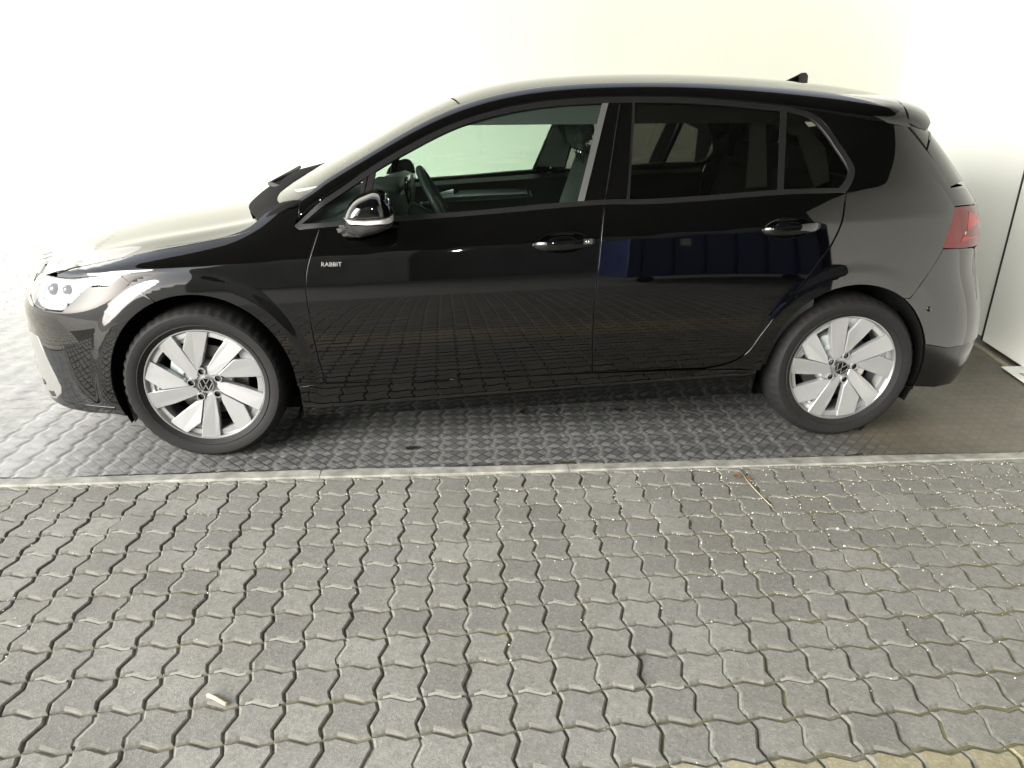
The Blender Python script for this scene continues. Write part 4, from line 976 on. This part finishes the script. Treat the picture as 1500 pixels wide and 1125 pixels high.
# ---------------------------------------------------------------- chequered sheet under the car
def zig(t): return np.interp(np.mod(t, 1.0), [0, .28, .72, 1.0], [0, .085, -.085, 0])
def sheet_height(X, Y):
    gi = ((X-ORG[0])*cr+(Y-ORG[1])*sr_)/PIT; gj = (-(X-ORG[0])*sr_+(Y-ORG[1])*cr)/PIT
    di = np.abs(np.mod(gi+zig(gj)+.5, 1)-.5)*PIT; dj = np.abs(np.mod(gj-zig(gi)+.5, 1)-.5)*PIT
    hol = np.maximum(np.exp(-(di/.0075)**2), np.exp(-(dj/.0065)**2)); return hol
xs_ = np.concatenate([np.arange(-2.12, -1.0, .03), np.arange(-1.0, 3.3, .0085), np.arange(3.3, 4.62, .03)]); ys_ = np.concatenate([np.arange(0, 1.05, .0085), np.arange(1.05, 2.86, .05)])
X, Y0 = np.meshgrid(xs_, ys_); wav = .006*np.sin(X*5.1+1)+.004*np.sin(X*13.7)+.006*np.clip(np.sin(X*2.3+2), .5, 1)
Y = Y0+(mat_edge(X)+.004+wav)*np.clip(1-Y0/.3, 0, 1)
hol = sheet_height(X, Y); lowf = np.zeros_like(X)
for k in range(7): a, b, c, d = rng.normal(0, 3.2, 2).tolist()+rng.uniform(0, 6.28, 2).tolist(); lowf += .0012*np.sin(a*X+b*Y+c)
curl = .010*np.exp(-((X-2.66)/.05)**2)*np.exp(-((Y0)/.05)**2)+.004*np.exp(-((X-3.0)/.15)**2)*np.exp(-((Y0)/.03)**2)
keep_h = smooth((2.75-X)/.5)*.85+.15
Zs = .0055-.0042*hol*keep_h+lowf*.5+curl; amp = hol*keep_h*(1-smooth((-.2-X)/.6)*.6)
nx, ny = len(xs_), len(ys_); V = np.stack([X.ravel(), Y.ravel(), Zs.ravel()], 1)
F = [(j*nx+i, j*nx+i+1, (j+1)*nx+i+1, (j+1)*nx+i) for j in range(ny-1) for i in range(nx-1)]
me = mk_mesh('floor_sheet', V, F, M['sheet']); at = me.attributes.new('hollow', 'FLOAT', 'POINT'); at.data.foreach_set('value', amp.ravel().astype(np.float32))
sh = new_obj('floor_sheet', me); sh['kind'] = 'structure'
# edging laths in front of the sheet
kb = empty('edging', (1.3, -.16, 0)); tag(kb, 'thin pale grey edging strip between the dark sheet and the grey pavers', 'edging')
x = -2.1; segs = [.62, 1.93, .98, 1.32, 1.0, 1.0]
for L_ in segs:
    b = MB(); n = 26; V = []
    for i in range(n+1):
        xx = x+.0015+(L_-.003)*i/n; j1 = .0016*math.sin(xx*23)+random.gauss(0, .0007); yb = mat_edge(xx)+j1+.004*math.sin(xx*3.1); yf = strip_near(xx)+random.gauss(0, .0006)+.002*math.sin(xx*4.3+1)
        V += [(xx, yf, -.02), (xx, yf, .0015), (xx, yf+.003, .004), (xx, yb, .0055), (xx, yb, -.02)]
    b.add(V, [(i*5+q, (i+1)*5+q, (i+1)*5+q+1, i*5+q+1) for i in range(n) for q in range(4)]+[(0, 1, 2, 3, 4), tuple(n*5+q for q in range(5))[::-1]])
    b.V = [(v[0]-1.3, v[1]+.16, v[2]) for v in b.V]
    b.build('edging_lath', M['kerb'], kb, False); x += L_
# ---------------------------------------------------------------- walls, ceiling, what stands behind the camera
def wall(name, c, d, mat, label, cat, rotz=0.0, bev=.004, kind=None):
    b = MB(); b.box((0, 0, d[2]/2), d, bev=bev); o = b.build(name, mat, None, False, c); o.rotation_euler = (0, 0, rotz); return tag(o, label, cat, None, kind)
WH = 3.3
wall('back_wall', (1.20, 2.86, -.01), (6.3, .14, WH), M['wall'], 'long cream white painted wall behind the black car', 'wall')
wall('side_wall', (4.42, 1.54, -.01), (.14, 2.49, WH), M['side_white'], 'white painted side wall meeting the long white wall in the corner behind the car tail', 'wall')
dd = Vector((-.135, -.54, 0)).normalized(); L_ = 1.35
dl = empty('door_panel', (4.245+dd.x*L_/2, 1.26+dd.y*L_/2, .03)); dl.rotation_euler = (0, 0, math.atan2(dd.y, dd.x))
tag(dl, 'white flat door leaf raised over a dark floor gap at the right edge', 'door')
b = MB(); b.box((0, .025, 1.35), (L_, .045, 2.72), bev=.006); b.build('leaf', M['door_white'], dl, False)
b = MB(); b.box((-L_/2-.006, .012, 1.35), (.010, .03, 2.72), bev=.002); b.build('edge_seal', M['satin_trim'], dl, False)
b = MB(); b.box((0, .035, -.015), (L_-.02, .02, .028)); b.build('bottom_seal', M['liner'], dl, False)
mb = MB(); mb.box((4.36, 1.2, .02), (.06, .14, .10)); mb.box((4.33, 1.24, .15), (.03, .06, .10)); o = mb.build('door_stop', plain('rusty_iron', (.06, .025, .015), .8), None, False); tag(o, 'small dark rusty stop in the gap between side wall and door leaf', 'door stop')
b = MB(); b.box((.0, 0, 0), (1.9, .03, .012), bev=.002); o = b.build('floor_rail', M['straw'], None, False, (4.245+dd.x*.95-.055, 1.26+dd.y*.95, .004)); o.rotation_euler = (0, 0, math.atan2(dd.y, dd.x)); tag(o, 'low dirty rail on the floor along the foot of the white door leaf', 'rail')
wall('boundary_wall', (4.05, -1.25, -.01), (.14, 2.8, 2.75), M['door_white'], 'white wall running on from the door leaf past the camera', 'wall')
# sign on the floor
e1 = Vector((-.135, -.54, 0)).normalized(); e2 = Vector((-e1.y, e1.x, 0))
sg = empty('floor_sign', (4.02, .80, .013)); tag(sg, 'white sign plate with black lettering lying at the foot of the door leaf', 'sign')
sg.rotation_euler = (0, 0, math.atan2(e1.y, e1.x))
b = MB(); b.add([(0, 0, 0), (.62, 0, 0), (.62, .125, 0), (-.03, .125, 0), (0, 0, .005), (.62, 0, .005), (.62, .125, .005), (-.03, .125, .005)], [(3, 2, 1, 0), (4, 5, 6, 7), (0, 1, 5, 4), (1, 2, 6, 5), (2, 3, 7, 6), (3, 0, 4, 7)]); b.build('plate', M['sign'], sg, False)
me = text_mesh('Das', .085, .0006, M['ink'], 'lettering'); t = new_obj('lettering', me, sg, (.165, .066, .0058))
# hall around and behind the camera
CE = (-1.9, 9.0, -6.5, 1.2)
c = wall('ceiling', ((CE[0]+CE[1])/2, (CE[2]+CE[3])/2, WH), (CE[1]-CE[0], CE[3]-CE[2], .16), M['ceiling'], 'dark boarded ceiling over the bay', 'ceiling', kind='structure')
wall('backdrop_hall', (-13.0, 14.0, -.01), (34, .4, 9.0), M['side_white'], 'added long white hall far across the bright yard at the left edge', 'building')  # added backdrop, keeps the distance white and brightens the left
wall('pale_building', (-2.4, -12.6, -.01), (4.6, .4, 6.6), M['pale_render'], 'narrow pale rendered building across the yard behind the camera', 'building')
wall('rear_building', (7.0, -13.0, -.01), (14.2, .4, 7.0), M['far_wall'], 'dark rendered building across the yard behind the camera', 'building')
def container(x, y, L, rz, label):
    c = empty('waste_container', (x, y, 0)); c.rotation_euler = (0, 0, rz); tag(c, label, 'container')
    b = MB(); b.box((0, 0, .80), (L, 1.4, 1.2), bev=.02); b.build('body', M['blue'], c, False)
    for k in range(int(L/.4)):
        b = MB(); b.box((-L/2+.2+k*.4, .73, .80), (.06, .06, 1.15), bev=.008); b.build('rib', M['blue'], c, False)
    b = MB(); b.box((0, 0, 1.45), (L+.06, 1.5, .10), bev=.03); b.build('lid', M['blue'], c, False)
    for sx in (-1, 1):
        b = MB(); b.lathe([(.001, -.04), (.10, -.04), (.10, .04), (.001, .04)], 20); b.build('castor', M['liner'], c, False, (sx*(L/2-.3), .5, .10))
    b = MB(); b.box((-.55, .712, 1.0), (.16, .004, .16)); b.build('sticker', M['sign'], c, False)
container(4.15, -6.1, 2.5, R(-3), 'large blue waste container with a white sticker behind the camera')
container(7.0, -6.0, 2.8, R(4), 'large blue waste container beside the other one, nearer the door leaf')
# ---------------------------------------------------------------- small things on the floor
b = MB(); n = 14; V = []; L_ = .063
b.tube([(-L_/2, 0, 0), (-L_*.1, .0012, .0006), (L_/2, 0, 0)], .0046, 12); o = b.build('paper_stub', M['paper_tan'], None, True, (.3935, -1.276, ZP+.0046)); o.rotation_euler = (0, 0, math.atan2(-.034, .055)); tag(o, 'pale tan rolled paper stub lying across a joint of the grey pavers', 'paper stub')
def leaf(x, y, z, s, rz, mat, label, group=None, seed=0):
    r_ = random.Random(seed); n = 11; rim = []
    for k in range(n):
        a = 2*math.pi*k/n; q = s*(.65+.5*r_.random())*(1.0 if abs(math.sin(a)) < .8 else .7); rim.append((q*math.cos(a), q*math.sin(a)*.7, .004+.006*r_.random()))
    V = [(0, 0, .007)]+rim+[(p[0], p[1], p[2]-.0015) for p in rim]+[(0, 0, .005)]
    F = [(0, 1+k, 1+(k+1) % n) for k in range(n)]+[(1+k, 1+n+k, 1+n+(k+1) % n, 1+(k+1) % n) for k in range(n)]+[(2*n+1, 1+n+(k+1) % n, 1+n+k) for k in range(n)]
    m_ = MB(); m_.add(V, F); o = m_.build('leaf', mat, None, False, (x, y, z)); o.rotation_euler = (0, 0, rz); return tag(o, label, 'leaf', group)
for k, (x, y, s, lb) in enumerate(((.793, .042, .026, 'dark wet leaf on the sheet near the front end of the edging'), (1.298, .389, .026, 'dark wet leaf on the sheet under the middle of the front door'), (1.752, .379, .024, 'dark wet leaf on the sheet below the front edge of the rear door'),
                                     (2.80, .10, .034, 'dark wet leaf pressed against the rear tyre'))):
    leaf(x, y, .005, s, k*1.3, M['leaf'], lb, 'dark wet leaves on the sheet', 20+k)
leaf(2.085, -.285, ZP+.001, .022, .4, M['rust_leaf'], 'rusty brown leaf scrap on the pavers by the straw', None, 41)
leaf(2.12, -.305, ZP+.001, .015, 1.9, M['rust_leaf'], 'smaller rusty brown leaf scrap touching the straw', None, 42)
b = MB(); b.tube([(2.108, -.235, .003), (2.106, -.36, .002), (2.112, -.45, .002), (2.120, -.520, .001)], [.0018, .0026, .0022, .0015], 8); o = b.build('straw', M['straw'], None, True); tag(o, 'thin pale straw lying across the pavers near the rear wheel', 'straw')
# pale grit in the joints, thicker towards the right
b = MB()
for k in range(4600):
    x = rng.uniform(-.8, 3.6)
    if rng.random() > (.10 if x < 1 else .10+.55*min(1, (x-1)/1.2)): continue
    y = strip_near(x)-.005-abs(rng.normal(0, .45))*1.0
    if y < -1.75: continue
    gi = ((x-ORG[0])*cr+(y-ORG[1])*sr_)/PIT; gj = (-(x-ORG[0])*sr_+(y-ORG[1])*cr)/PIT
    if rng.random() < .85:
        if rng.random() < .6: gi = round(gi)-float(zig(gj))+rng.normal(0, .02)
        else: gj = round(gj)+float(zig(gi))+rng.normal(0, .02)
        z = ZP-.004
    else: z = ZP+.0006
    x, y = g2w(gi, gj); s = rng.uniform(.0010, .0030)*(1.5 if rng.random() < .06 else 1)
    q = rng.normal(0, 1, (6, 3)); oc = np.array([(1, 0, 0), (-1, 0, 0), (0, 1, 0), (0, -1, 0), (0, 0, .7), (0, 0, -.7)])*s*(1+.25*q)
    b.add([(x+p[0], y+p[1], z+s*.6+p[2]) for p in oc], [(0, 2, 4), (2, 1, 4), (1, 3, 4), (3, 0, 4), (2, 0, 5), (1, 2, 5), (3, 1, 5), (0, 3, 5)])
o = b.build('grit', M['grit'], None, False); o['kind'] = 'stuff'; o['label'] = 'pale grit scattered in the joints of the grey pavers'; o['category'] = 'grit'
